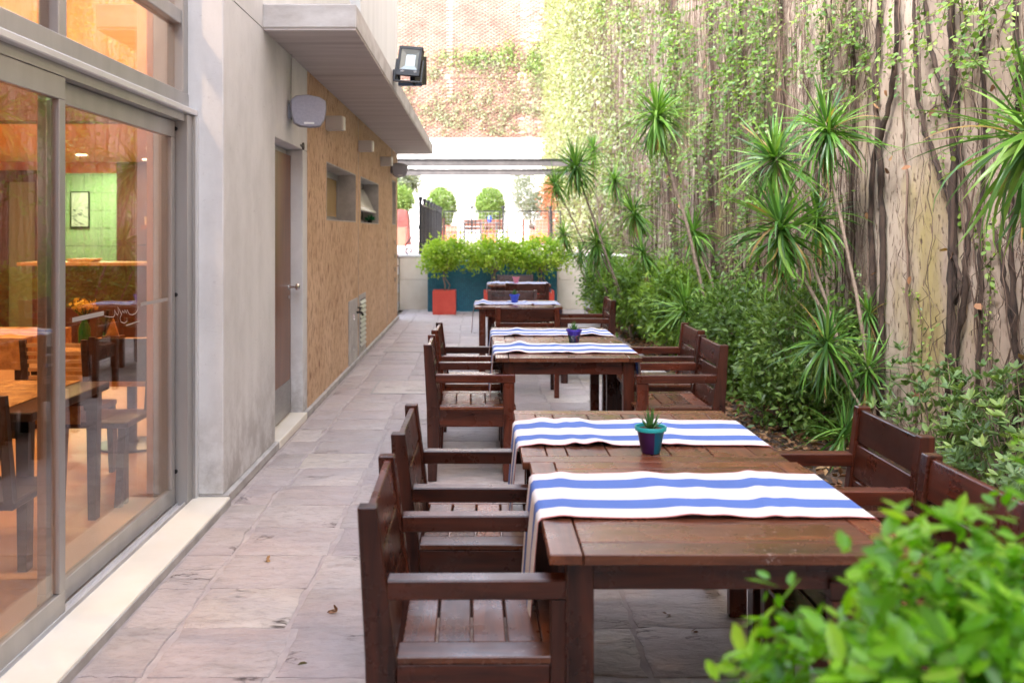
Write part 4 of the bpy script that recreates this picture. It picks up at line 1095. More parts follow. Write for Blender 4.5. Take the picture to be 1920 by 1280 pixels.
# terrace planting
def tre(name, label, cat, c, r, n, L, m, base, **k): return shrub(name, label, cat, [(*c, *r)], n, L, L * .35, m, base=base, spread=.10, **k)
def pot_box(label, x0, x1, y0, y1, z0, z1, m, group=None):
    t = thing('square_planter', label, 'planter', ((x0+x1)/2, (y0+y1)/2, z0), group)
    w_ = .03
    MB().box(x0, x1, y0, y1, z0, z0 + .03).box(x0, x1, y0, y0 + w_, z0 + .03, z1).box(x0, x1, y1 - w_, y1, z0 + .03, z1).box(x0, x0 + w_, y0 + w_, y1 - w_, z0 + .03, z1).box(x1 - w_, x1, y0 + w_, y1 - w_, z0 + .03, z1).build('box', m, t, bevel=.005)
    MB().box(x0 + w_, x1 - w_, y0 + w_, y1 - w_, z1 - .08, z1 - .04).build('soil', M['soil'], t)
    return t
YT = 36.5
def XT(px, Y=YT): return (px - CX) * Y / F
def ZTp(py, Y=YT): return H - (py - CY) * Y / F
for (px, lab, rx) in ((827, 'clipped egg-shaped bush left against the white wall', .56), (919, 'clipped egg-shaped bush at the middle of the white wall', .54)):
    cx_ = XT(px); c = (cx_, YT, 2.45); pot_box('salmon planter under the ' + lab.split(' bush')[1].strip() + ' bush' if False else ('low salmon planter holding the left clipped bush' if px < 900 else 'low salmon planter holding the middle clipped bush'), cx_ - .3, cx_ + .3, YT - .3, YT + .3, ZT, ZT + .5, M['pink'])
    shrub('topiary_bush', lab, 'bush', [(cx_, YT, 2.55, rx, rx, .68), (cx_, YT, 2.0, rx * .7, rx * .7, .6)], 15000, .08, .035, M['lf_topiary'], base=(cx_, YT, ZT + .45), stems=8, spread=.06, stemr=.02, surf=.8, K=1500)
shrub('grey_shrub', 'tall loose grey-green shrub by the right end of the white wall', 'shrub', [(XT(985), YT, 2.9, .5, .5, .95), (XT(1010), YT, 2.5, .45, .45, .7), (XT(968), YT, 3.3, .3, .3, .5)], 9000, .09, .03, M['lf_grey'], base=(XT(1000), YT, ZT + .4), stems=16, spread=.16, stemr=.02)
shrub('red_shrub', 'reddish leaved shrub beside the ivy wall on the terrace', 'shrub', [(XT(1035, 33), 33, 2.5, .3, .4, .9)], 1600, .09, .035, leafmat('red_leaves', [(0, (.30, .06, .03)), (1, (.5, .2, .1))]), base=(XT(1035, 33), 33, ZT), stems=8, spread=.12, stemr=.02)
pot_box('large salmon planter box under the grey shrub', XT(1003), XT(1040), YT - .4, YT + .4, ZT, ZTp(412), M['pink'])
pot_box('lower salmon planter step in front of the grey shrub', XT(993, 35), XT(1010, 35), 34.6, 35.4, ZT, ZTp(431, 35), M['pink'])
shrub('grey_tree', 'grey-blue leaved tree top by the corner of the building', 'tree', [(-2.95, 34, 3.35, .75, .6, .42)], 6000, .10, .045, M['lf_grey'], base=(-3.1, 34, ZT), stems=14, spread=.14, stemr=.03)
shrub('round_bush', 'round pale green bush at the corner of the building', 'bush', [(-2.85, 33, 2.65, .5, .45, .42)], 9000, .08, .035, M['lf_topiary'], K=900, base=(-2.9, 33, ZT), stems=8, spread=.08, stemr=.02)
pot_box('salmon planter box beside the wall corner on the terrace', -2.9, XT(760.5, 30), 30, 30.7, ZT, ZTp(426, 30), M['pink'])
pot_box('salmon planter behind the wooden armchair at the left', XT(836, 33), XT(858, 33), 32.9, 33.4, ZT, ZTp(424, 33), M['pink'])
gc = thing('covered_grill', 'grill wrapped in a dark red-brown cover on the terrace', 'grill', (-2.9, 32.5, ZT))
MB().prism([(-3.3, ZT), (-2.40, ZT), (-2.44, 2.0), (-2.50, 2.26), (-2.7, 2.30), (-3.3, 2.28)], 32.1, 32.9, 'y').build('cover', M['brown_cover'], gc, bevel=.04, seg=3, smooth='auto')

# red planters with small trees in front of the mosaic tank
def potted_tree(x0, px_c, zc, rx, rz, labp, labt, n, trunks, xc):
    pot_box(labp, x0, x0 + .43, 17.42, 17.85, 0.002, .445, M['red'], 'red square planters')
    bx = x0 + .215
    shrub('small_tree', labt, 'tree', [(xc, 17.5, zc, rx, .42, rz), (xc - rx * .55, 17.45, zc - .10, rx * .5, .3, rz * .7), (xc + rx * .5, 17.5, zc + .03, rx * .5, .3, rz * .6)], n, .062, .04, M['lf_lime'],
          group='small trees in red planters', base=(bx, 17.63, .40), stems=26, spread=.075, stemr=.009, thick=(trunks, .38), up=.9, barkm=M['palebark'])
potted_tree(-.88, 0, 1.13, .44, .24, 'red square planter standing clear left of the tables', 'small lime-green tree in the left red planter', 3800, [(0, 0, .018), (.05, .02, .014)], -.66)
potted_tree(.07, 0, 1.14, .50, .24, 'red square planter behind the left side of the farthest table', 'small lime-green tree in the middle behind the tables', 4000, [(0, 0, .03), (-.06, .02, .016)], .22)
potted_tree(.95, 0, 1.13, .56, .27, 'red square planter behind the right side of the farthest table', 'small lime-green tree at the right behind the tables', 4300, [(0, 0, .022), (.07, .02, .018), (-.06, 0, .016)], 1.12)

# ---------------- right-hand wall
iv = thing('boundary_wall', 'tall beige stucco boundary wall covered with vines', 'wall', (3, 10, 0))
MB().box(3.0, 3.35, -8, 41.3, -.05, 12.0).build('stucco_face', M['ivywall'], iv)

# thick vine trunks, traced on the plane of the wall
XV = 2.955
def wp(px, py, X=XV):
    Y = X * F / (px - CX); return Vector((X, Y, H - (py - CY) * Y / F))
def vine_trunk(pts, r, label, branches=()):
    P0 = [wp(px, py) for px, py in pts]
    pp = []
    for i in range(len(P0) - 1):
        for s_ in range(4):
            pp.append(P0[i].lerp(P0[i+1], s_ / 4))
    pp.append(P0[-1])
    pp = [p + Vector((-abs(rng.normal()) * .006, rng.normal() * .007, 0)) for p in pp]
    g = pp[-1].copy(); 
    if g.z > .3: pp += [Vector((g.x - .02, g.y + .02, g.z * .5)), Vector((g.x - .03, g.y, .0))]
    t = thing('vine_trunk', label, 'vine', (pp[-1].x, pp[-1].y, 0), 'vine trunks climbing the boundary wall')
    rr = [r * .88 * (.8 + .35 * i / len(pp)) * (1 + .12 * rng.normal()) for i in range(len(pp))]
    MB().tube(pp, rr, 8).build('trunk', M['vinebark'], t, smooth=True)
    for b in branches:
        q = [wp(px, py, XV - .01) for px, py in b]
        MB().tube(q, [r * .5] * len(q), 6).build('branch', M['vinebark'], t, smooth=True)
vine_trunk([(1652, -30), (1648, 80), (1640, 180), (1650, 280), (1655, 400), (1657, 520), (1655, 640), (1652, 740)], .026, 'thick straight dark vine trunk just left of the bare patch of wall')
vine_trunk([(1682, -30), (1682, 90), (1672, 180), (1655, 250), (1637, 300), (1634, 400), (1636, 520), (1642, 640), (1640, 740)], .024, 'vine trunk bending left above the bare patch then dropping straight', ())
vine_trunk([(1716, -30), (1718, 90), (1722, 180), (1738, 250), (1762, 320), (1782, 380), (1787, 420)], .019, 'vine trunk slanting right across the bare wall to join the bristly one')
vine_trunk([(1732, -30), (1742, 70), (1758, 140), (1780, 190), (1790, 240), (1792, 300)], .016, 'thin trunk curving right near the top of the bare wall', [[(1758, 140), (1762, 150), (1775, 200), (1780, 226)]])
vine_trunk([(1778, -30), (1786, 80), (1790, 180), (1789, 300), (1788, 400), (1786, 500), (1787, 600), (1790, 700), (1786, 790)], .031, 'bristly main vine trunk standing right of the bare patch', [[(1789, 480), (1800, 520), (1812, 535)], [(1790, 570), (1800, 545), (1812, 532)]])
vine_trunk([(1800, 250), (1806, 320), (1818, 380), (1815, 450), (1814, 530), (1803, 600), (1795, 640)], .02, 'vine trunk that loops beside the bristly main trunk')
vine_trunk([(1838, -20), (1845, 100), (1848, 250), (1840, 380), (1842, 480), (1840, 600), (1836, 700)], .015, 'slim vine trunk a hand right of the looping trunk')
vine_trunk([(1905, -20), (1912, 160), (1905, 300), (1893, 420), (1900, 520), (1904, 620), (1915, 720)], .018, 'vine trunk closest to the camera at the right of the wall')
vine_trunk([(1862, 420), (1880, 480), (1886, 540), (1898, 600), (1912, 680)], .016, 'short vine trunk slanting down beside the nearest vine')
vine_trunk([(1461, -20), (1465, 60), (1470, 160), (1466, 260), (1472, 360), (1476, 470)], .022, 'dark vine trunk behind the twin spiky heads')
vine_trunk([(1546, -20), (1556, 60), (1548, 120), (1540, 200), (1530, 300), (1536, 420)], .015, 'vine trunk leaning between the two tallest spiky heads')
vine_trunk([(1600, -20), (1604, 120), (1601, 260), (1598, 380), (1603, 520), (1600, 640)], .018, 'vine trunk left of the pair beside the bare patch')
vine_trunk([(1335, -20), (1332, 60), (1338, 160), (1330, 260), (1335, 360), (1340, 480)], .035, 'thick shaggy vine trunk rising behind the mid bed palms')
vine_trunk([(1388, -20), (1392, 80), (1402, 160), (1415, 240), (1420, 330), (1424, 440)], .02, 'vine trunk curving gently left of the dark one')
vine_trunk([(1262, -10), (1256, 120), (1262, 240), (1255, 360), (1262, 470)], .03, 'distant vine trunk behind the tall single spiky head')
# thin stems: many
V, Fc = [], []; off = 0
def thin(y0, r, zmax, wob, X0=2.985, seg=16, z0=0.0, lean=0.0, off0=0.0):
    global off
    zz = np.linspace(z0, zmax, seg + 1)
    yy = y0 + np.cumsum(rng.normal(size=seg + 1) * wob) + lean * (zz - z0)
    xx = X0 - .008 - off0 - np.abs(np.cumsum(rng.normal(size=seg + 1) * .012)).clip(0, .09)
    P = np.stack([xx, yy, zz], 1)
    ring = np.array([[0, 1, 0], [-.85, -.5, 0], [.85, -.5, 0]]) * r
    taper = np.linspace(1, .55, seg + 1)[:, None, None]
    VV = (P[:, None, :] + ring[None] * taper).reshape(-1, 3)
    f = []
    for i in range(seg):
        for k in range(3): f.append((i*3 + k, i*3 + (k+1) % 3, (i+1)*3 + (k+1) % 3, (i+1)*3 + k))
    V.append(VV); Fc.append(np.array(f) + off); off += len(VV)
for k in range(700):
    u = rng.random(); Y0 = 4.0 + 26 * u ** 1.1
    top = 1.7 + .262 * Y0 + rng.random() * .5
    if 5.9 < Y0 < 7.05 and rng.random() < .85: continue
    if Y0 < 6 and rng.random() < .62: continue
    thin(Y0, rng.choice([.003, .004, .006, .009, .014], p=[.38, .32, .18, .09, .03]), top, .012 + .014 * rng.random(), seg=26, lean=rng.normal() * .05, off0=.07 * rng.random() ** 2)
for k in range(2200):      # short hanging twigs and tendrils
    Y0 = 4.0 + 24 * rng.random() ** 1.0
    if 5.9 < Y0 < 7.05 and rng.random() < .8: continue
    if Y0 < 6 and rng.random() < .4: continue
    zt = rng.random() * (1.6 + .25 * Y0); thin(Y0, rng.choice([.0018, .0025, .004]), zt + .25 + .6 * rng.random(), .03 + .04 * rng.random(), seg=9, z0=zt, lean=rng.normal() * .5, off0=.10 * rng.random() ** 2)
vn = thing('climbing_ivy', 'creeping ivy with dry stems and small green leaves over the boundary wall', 'ivy', (2.95, 12, 0))
np_mesh('dry_stems', np.concatenate(V), np.concatenate(Fc), M['twig'], vn, None, True, 'stuff')
from mathutils import noise as mnoise
def patchy(Y, z): return mnoise.noise(Vector((Y * .55, z * .75, 3.1))) + .5 * mnoise.noise(Vector((Y * 1.7, z * 1.9, 7.7))) > -.07
# ivy leaves, thicker the farther and the higher
def ivy(n, yr, dens, L, m, name, depth=.16, clump=14, sp=.10):
    K = n // clump
    out = []
    while len(out) < K:
        Y = rng.uniform(*yr); zt = 1.7 + .255 * Y; z = rng.uniform(.3, zt)
        if (patchy(Y, z) or rng.random() < (.12 if Y < 24 else .45)) and rng.random() < dens(Y, z, zt): out.append((Y, z))
    c = np.array(out); ci = np.repeat(np.arange(K), clump)
    N_ = len(ci); P = np.stack([2.985 - np.abs(rng.normal(size=N_)) * depth - .01, c[ci, 0] + rng.normal(size=N_) * sp, c[ci, 1] + rng.normal(size=N_) * sp * 1.5], 1)
    D = unit(rng.normal(size=(N_, 3)) * .7 + np.array([-.4, -.2, -.4]))
    Nn = unit(rng.normal(size=(N_, 3)) * .5 + np.array([-.8, 0, .7]))
    tone = rng.random(K)[ci]
    ll = L * (.6 + .7 * rng.random(N_))
    leaves(name, P, D, Nn, ll, ll * .75, m, vn, L < .05, np.clip(tone * .6 + .4 * rng.random(N_), 0, 1))
def d_mid(Y, z, zt):
    h_ = z / zt
    if Y < 8.6: return .16 * max(0, (h_ - .55)) * 2
    return min(1, (Y - 7.5) / 7) * (.35 + .65 * h_)
def sprigs(K, yr, dens, L, name, step=.026):
    PP, DD, NN, TT = [], [], [], []; tw = MB(); got = 0
    while got < K:
        Y = rng.uniform(*yr); zt = 1.7 + .255 * Y; z = rng.uniform(.4, zt)
        if rng.random() > dens(Y, z, zt) or not (patchy(Y, z) or rng.random() < .15): continue
        got += 1
        p = np.array([2.975 - .05 * rng.random(), Y, z]); d = unit(np.array([[-.35 - .4 * rng.random(), rng.normal() * .9, rng.normal() * .5 - .25]]))[0]
        m_ = rng.integers(9, 26); tone = rng.random(); pts = [p.copy()]
        for i in range(m_):
            d = d + rng.normal(size=3) * .16 + np.array([.01, 0, -.05]); d /= np.linalg.norm(d); p = p + d * step
            p[0] = min(p[0], 2.985)
            sd = np.cross(d, [0, 0, 1.0]) * (1 if i % 2 else -1)
            PP.append(p.copy()); DD.append(d * .5 + sd * .9 + rng.normal(size=3) * .25); NN.append(np.array([-.55, -.15, .8]) + rng.normal(size=3) * .3); TT.append(min(1, max(0, tone * .65 + .35 * rng.random())))
            if i % 3 == 2: pts.append(p.copy())
        tw.tube(pts, .0016, 3, False)
    n = len(PP); ll = L * (.6 + .6 * rng.random(n))
    leaves(name, np.array(PP), np.array(DD), np.array(NN), ll, ll * .8, M['lf_ivy'], vn, True, np.array(TT))
    tw.build('twigs', M['twig'], vn, kind='stuff')
def d_near(Y, z, zt):
    h_ = z / zt
    return (.5 if Y > 8.5 or not 5.8 < Y < 7.2 else .15) * max(.04, (h_ - .45) * 2) if Y < 9.5 else .3 + .7 * h_
sprigs(230, (4.2, 9.5), d_near, .040, 'leaves')
sprigs(430, (9.0, 15.0), d_near, .050, 'leaves', .034)
ivy(4000, (13.0, 23.0), d_mid, .062, M['lf_ivy'], 'leaves', .10, 14, .10)
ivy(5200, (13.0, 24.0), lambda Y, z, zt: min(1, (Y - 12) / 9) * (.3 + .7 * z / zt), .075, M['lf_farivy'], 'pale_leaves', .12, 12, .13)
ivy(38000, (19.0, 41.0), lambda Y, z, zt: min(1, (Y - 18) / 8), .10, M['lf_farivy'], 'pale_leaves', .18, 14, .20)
# sparse autumn leaves
n = 110; Yv = rng.uniform(5, 18, n); P = np.stack([2.94 - rng.random(n) * .06, Yv, rng.uniform(.8, 1, n) * (1.2 + .24 * Yv) * rng.random(n) ** .5], 1)
leaves('rusty_leaves', P, rdir(n), unit(rng.normal(size=(n, 3)) * .4 + np.array([-1, 0, .3])), .065, .05, M['lf_dead'], vn, True)
# green creeper garlands on the bare wall
def garland(pts, label, L=.028, dens=60):
    P0 = [wp(px, py, 2.97) for px, py in pts]; out = []
    for i in range(len(P0) - 1):
        ln = (P0[i+1] - P0[i]).length
        for q in range(max(2, int(ln * dens))): out.append(P0[i].lerp(P0[i+1], rng.random()))
    P = np.array([tuple(p) for p in out]) + rng.normal(size=(len(out), 3)) * np.array([.006, .018, .018]); P[:, 0] = np.minimum(P[:, 0], 2.99)
    t = thing('creeper_strand', label, 'creeper', P0[-1], 'thin creeper strands on the bare wall')
    MB().tube(P0, .003, 5).build('strand', M['twig'], t)
    leaves('leaves', P, unit(rng.normal(size=P.shape) + np.array([-.3, 0, -.5])), unit(rng.normal(size=P.shape) * .4 + np.array([-1, 0, .4])), L, L * .85, M['lf_shrub'], t)
garland([(1690, 540), (1710, 548), (1724, 575), (1728, 620), (1727, 680), (1726, 730)], 'green creeper strand hanging in an arch down the bare wall')
garland([(1728, 240), (1735, 215), (1752, 200), (1770, 196)], 'short green creeper strand high beside the slanting trunk')
garland([(1858, 480), (1856, 560), (1850, 640), (1860, 700)], 'green creeper strand hanging between the right-hand trunks')
garland([(1828, 410), (1835, 440), (1822, 455), (1850, 468)], 'bluish creeper tuft beside the looping trunk')

# ---------------- bed planting
bedg = 'leafy shrubs along the planting bed'
shrub('leafy_shrub', 'leafy green shrub at the far end of the bed by the cream wall', 'shrub', [(2.12, 15.6, .62, .42, .9, .46)], 5500, .078, .037, M['lf_shrub'], bedg, (2.4, 15.6, .02), 22, .07, up=.8)
shrub('leafy_shrub', 'broad leafy green shrub before the leaning spiky plants', 'shrub', [(2.42, 13.4, .62, .55, .9, .48)], 6800, .078, .037, M['lf_shrub'], bedg, (2.5, 13.4, .02), 26, .07, up=.8)
shrub('leafy_shrub', 'leafy green shrub right behind the far right-hand chair backs', 'shrub', [(2.47, 11.3, .62, .48, .8, .46)], 7000, .074, .035, M['lf_shrub'], bedg, (2.55, 11.3, .02), 26, .07, up=.8)
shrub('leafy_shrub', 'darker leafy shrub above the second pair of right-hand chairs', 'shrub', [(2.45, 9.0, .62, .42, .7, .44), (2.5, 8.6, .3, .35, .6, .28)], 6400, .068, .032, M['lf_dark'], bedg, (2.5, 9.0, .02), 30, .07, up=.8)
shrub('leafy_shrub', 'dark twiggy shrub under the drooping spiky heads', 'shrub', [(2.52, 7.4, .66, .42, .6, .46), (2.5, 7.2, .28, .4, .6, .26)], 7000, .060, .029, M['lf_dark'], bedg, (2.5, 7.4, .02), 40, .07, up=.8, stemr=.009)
# azalea: whorls of leaves at twig ends
def azalea(label, blobs, K, L, base, stems):
    t = thing('azalea_bush', label, 'shrub', base, 'azaleas by the bare wall')
    P, O, cc, tone = cloud(K, blobs, .05, .7, K=K // 3)
    n_l = 9; ci = np.repeat(np.arange(K), n_l); n = len(ci)
    ax = unit(O * .6 + np.array([0, 0, .8]))[ci]
    r_ = rdir(n); r_ = unit(r_ - ax * (r_ * ax).sum(1, keepdims=True))
    D = unit(r_ + ax * (.25 + .7 * rng.random((n, 1)))); N_ = unit(ax - D * .3)
    ll = L * (.6 + .6 * rng.random(n))
    leaves('leaves', P[ci] + r_ * .004, D, N_, ll, ll * .34, M['lf_azalea'], t, True, np.clip(tone[ci] * .6 + rng.random(n) * .4, 0, 1))
    s = MB(); b = Vector(base)
    for i in rng.choice(K, stems, replace=False):
        e = Vector(P[i]); mid = b.lerp(e, .55) + Vector((rng.normal() * .05, rng.normal() * .05, -.03))
        s.tube([b + Vector((rng.normal() * .06, rng.normal() * .06, 0)), mid, e], [.006, .004, .002], 5)
    s.build('branches', M['bark'], t, smooth=True, kind='stuff'); return t
azalea('pale-tipped azalea bush spreading at the right in front of the bare wall', [(2.72, 4.55, .48, .36, .62, .40)], 560, .062, (2.75, 4.6, .02), 70)
azalea('sparse azalea bush left of the bristly trunk behind the near chair', [(2.70, 5.5, .46, .32, .42, .34)], 210, .058, (2.78, 5.5, .02), 34)
azalea('low azalea bush at the right edge behind the nearest chair', [(2.45, 3.7, .42, .4, .35, .30)], 170, .06, (2.5, 3.7, .02), 24)

# spiky strap-leaved plants
def D_(label, hp, base, L, n, dr, single, sr=.014, **k): return dracaena(label, hp, base, L * 1.12, int(n * 1.6), dr * 1.08, single, sr, **k)
D_('tall spiky plant whose head stands highest against the vine stems', at(1550, 230, 6.8), (2.92, 6.9, .02), .44, 74, .9, True, .016, bend=.1)
D_('tall spiky plant with a head left of and below the highest one', at(1452, 285, 7.1), (2.90, 7.05, .02), .44, 78, .95, True, .016, bend=.1)
D_('dense drooping spiky plant hanging over the dark shrubs', at(1462, 412, 6.9), (2.86, 6.75, .02), .50, 92, 1.45, True, .018, bend=.15)
D_('drooping spiky plant tucked right of the dense hanging one', at(1532, 398, 7.2), (2.84, 7.3, .02), .40, 62, 1.3, True, .014)
D_('big spiky plant reaching in from the right edge', at(1950, 230, 3.9), (2.75, 4.0, .02), .50, 70, 1.0, True, .018)
D_('low spiky plant with narrow arching leaves above the near chair', at(1552, 632, 6.5), (2.75, 6.5, .02), .40, 58, 1.2, True, .012)
D_('small spiky head right of the low arching one', at(1628, 682, 6.7), (2.85, 6.7, .02), .36, 40, 1.3, True, .012)
D_('browning spiky head close to the pair of vine trunks', at(1628, 580, 7.0), (2.9, 7.0, .02), .28, 34, .8, True, .012)
D_('ground-level spiky tuft just behind the near chair back', at(1588, 800, 6.2), (2.42, 6.2, .02), .36, 44, 1.1, True, .010)
D_('single tall spiky plant standing alone over the middle of the bed', at(1232, 205, 10.0), (2.60, 10.3, .02), .50, 110, 1.25, False, .022, bend=.2)
D_('slender spiky plant leaning far out over the passage', at(1078, 305, 13.0), (2.15, 13.2, .02), .50, 84, 1.1, False, .02, bend=.1)
D_('smaller spiky plant leaning out farthest over the passage', at(1040, 342, 14.0), (2.15, 14.0, .02), .36, 60, 1.0, False, .014, bend=.1)
D_('spiky head low between the leaning plants and the hedge', at(1120, 448, 13.4), (2.2, 13.5, .02), .46, 76, 1.1, False, .016)
D_('spiky plant behind and right of the leaning ones', at(1186, 392, 12.6), (2.5, 12.6, .02), .44, 70, 1.2, False, .018)
D_('lone spiky head against the brown stems above the shrubs', at(1298, 428, 10.5), (2.85, 10.2, .02), .40, 60, 1.3, False, .016)
D_('low spiky plant rising out of the shrub behind the second chairs', at(1286, 572, 9.4), (2.2, 9.4, .02), .42, 60, 1.2, False, .012)
D_('little spiky tuft beside the shrub and thin trunks', at(1334, 572, 9.8), (2.5, 9.8, .02), .30, 44, 1.0, False, .012)
D_('faint distant spiky head against the bright ivy', at(1112, 275, 16.5), (2.3, 16.6, .02), .42, 60, 1.0, False, .016)
D_('small distant spiky head over the lime trees', at(1056, 435, 15.5), (2.05, 15.6, .02), .36, 56, 1.1, False, .014)
D_('distant low spiky head just above the hedge', at(1088, 470, 15.0), (2.3, 15.0, .02), .34, 50, 1.1, False, .014)

D_('spiky head half hidden in the bright ivy above the smaller leaning plant', at(1152, 335, 14.5), (2.45, 14.5, .02), .40, 56, 1.1, False, .014)
D_('low spiky plant tucked into the hedge under the tall single plant', at(1205, 470, 12.0), (2.4, 12.0, .02), .40, 56, 1.2, False, .014)
D_('spiky plant low behind the hedge right of the distant heads', at(1140, 478, 14.2), (2.5, 14.2, .02), .42, 56, 1.1, False, .014)

# ================================================================== FURNITURE
WX, WY, WZ = M['wood_x'], M['wood_y'], M['wood_z']
CH = {}
def make_chair():
    t = thing('armchair', 'x', 'chair', (0, 0, 0), 'dark wooden garden armchairs around the tables')
    x0 = -.29
    post = [(x0, .845), (x0 + .050, .845), (x0 + .098, .46), (x0 + .098, .33), (x0 + .082, 0), (x0 + .028, 0), (x0 + .020, .45)]
    for s in (-1, 1):
        ya, yb = (s * .295, s * .250) if s < 0 else (s * .250, s * .295)
        MB().prism(post, ya, yb, 'y').build('rear_post', WZ, t, bevel=.003)
        MB().box(.205, .275, ya, yb, 0, .608).build('front_leg', WZ, t, bevel=.003)
        MB().box(x0 + .075, .28, ya - .005 if s < 0 else ya - .008, yb + .008 if s < 0 else yb + .005, .609, .660).build('armrest', WX, t, bevel=.004)
        MB().box(x0 + .099, .2045, ya + .008, yb - .008, .335, .440).build('side_rail', WX, t, bevel=.003)
        MB().box(x0 + .10, .285, ya + .005 if s < 0 else ya - .05, yb + .05 if s < 0 else yb - .005, .441, .461).build('seat_border', M['top_x'], t, bevel=.003)
    MB().box(.215, .245, -.2495, .2495, .335, .440).build('front_rail', WY, t, bevel=.003)
    # seat boards run across
    a = x0 + .105
    for k in range(5):
        w_ = (.285 - a) / 5
        MB().box(a + k * w_ + .003, a + (k + 1) * w_ - .003, -.198, .198, .441, .460).build('seat_board', M['top_y'], t, bevel=.003)
    # back boards, leaning with the posts
    for k in range(3):
        z0, z1 = .835 - k * .138 - .126, .835 - k * .138
        f = lambda z: x0 + .050 + (.845 - z) / .385 * .048 - .032
        MB().prism([(f(z0), z0), (f(z0) + .022, z0), (f(z1) + .022, z1), (f(z1), z1)], -.2495, .2495, 'y').build('back_board', WY, t, bevel=.003)
    return t
proto = make_chair(); first = [True]
def chair(x, y, rz, label):
    if first[0]: o = proto; first[0] = False
    else: o = copy_tree(proto)
    o.location = (x, y, .003); o.rotation_euler = (0, 0, rz); o['label'] = label; return o
chair(-.317 + .29, 2.695, R(0.6), 'nearest armchair on the left, its seat boards in full view')
chair(-.308 + .29, 3.555, R(-.5), 'second armchair on the left, at the table carrying the purple and teal pot')
chair(-.353 + .29, 6.115, R(.4), 'left armchair drawn up to the front of the middle tables')
chair(-.344 + .29, 6.975, R(-.8), 'left armchair at the rear of the middle tables')
chair(1.46 - .29, 2.695, pi + R(.8), 'nearest armchair on the right, half hidden by the bright bush')
chair(1.565 - .29, 3.515, pi - R(.5), 'right armchair whose orange-brown back boards face the purple and teal pot')
chair(1.535 - .29, 6.095, pi + R(.4), 'right armchair drawn up to the front of the middle tables')
chair(1.60 - .29, 6.955, pi - R(.6), 'right armchair at the rear of the middle tables against the shrubs')
chair(1.39 - .29, 9.85, pi, 'armchair at the right side of the table with the small blue pot')
chair(.44, 8.68 + .29, pi / 2, 'armchair turned away from the camera before the table with the blue pot')
chair(.385, 11.20 - .29, -pi / 2, 'armchair facing the camera behind the table with the blue pot')
chair(.64, 12.68 + .29, pi / 2, 'armchair turned away from the camera before the farthest table')
chair(.567, 15.25 - .29, -pi / 2, 'armchair facing the camera behind the farthest table')

TP = [None, None]
def make_table(v):
    t = thing('garden_table', 'x', 'table', (0, 0, 0), 'square dark wooden garden tables')
    h = .467; bw = .085
    tx, ty = ('top_x', 'top_y')
    MB().box(-h, -h + bw - .0015, -h, h, .722, .750).build('end_board', M[ty], t, bevel=.003)
    MB().box(h - bw + .0015, h, -h, h, .722, .750).build('end_board', M[ty], t, bevel=.003)
    a = -h
    cuts = [-h, -h + .092, -h + .245, -h + .395, -.0, .15, .30, h - .092, h]
    for k in range(len(cuts) - 1):
        MB().box(-h + bw + .0015, h - bw - .0015, cuts[k] + (.0015 if k else 0), cuts[k+1] - (.0015 if k < len(cuts) - 2 else 0), .722, .7495 + .0006 * (k % 2)).build('top_board', M[tx], t, bevel=.0025)
    for s in (-1, 1):
        MB().box(-h + .118, h - .118, s * (h - .085) - .011, s * (h - .085) + .011, .635, .7215).build('apron', WX, t, bevel=.002)
        MB().box(s * (h - .085) - .011, s * (h - .085) + .011, -h + .118, h - .118, .635, .7215).build('apron', WY, t, bevel=.002)
        for q in (-1, 1):
            cx, cy = s * (h - .082), q * (h - .082)
            MB().box(cx - .035, cx + .035, cy - .035, cy + .035, 0, .7215).build('leg', WZ, t, bevel=.004)
    return t
tproto = make_table(0); tfirst = [True]
def table(x0, y0, rot, label):
    if tfirst[0]: o = tproto; tfirst[0] = False
    else: o = copy_tree(tproto)
    o.location = (x0 + .4675, y0 + .467, .0); o.rotation_euler = (0, 0, rot); o['label'] = label; return o
table(.172, 2.335, 0, 'nearest square table with worn scratched boards at its front')
table(.148, 3.272, pi / 2, 'square table pushed behind the nearest one, carrying the purple and teal pot')
table(.098, 5.945, 0, 'front table of the middle pair, its long dark apron facing the camera')
table(.092, 6.895, pi / 2, 'rear table of the middle pair, under the violet pot')
table(-.058, 9.955, 0, 'single table carrying the small blue pot')
table(.12, 13.93, 0, 'farthest table with a pale runner before the red planters')

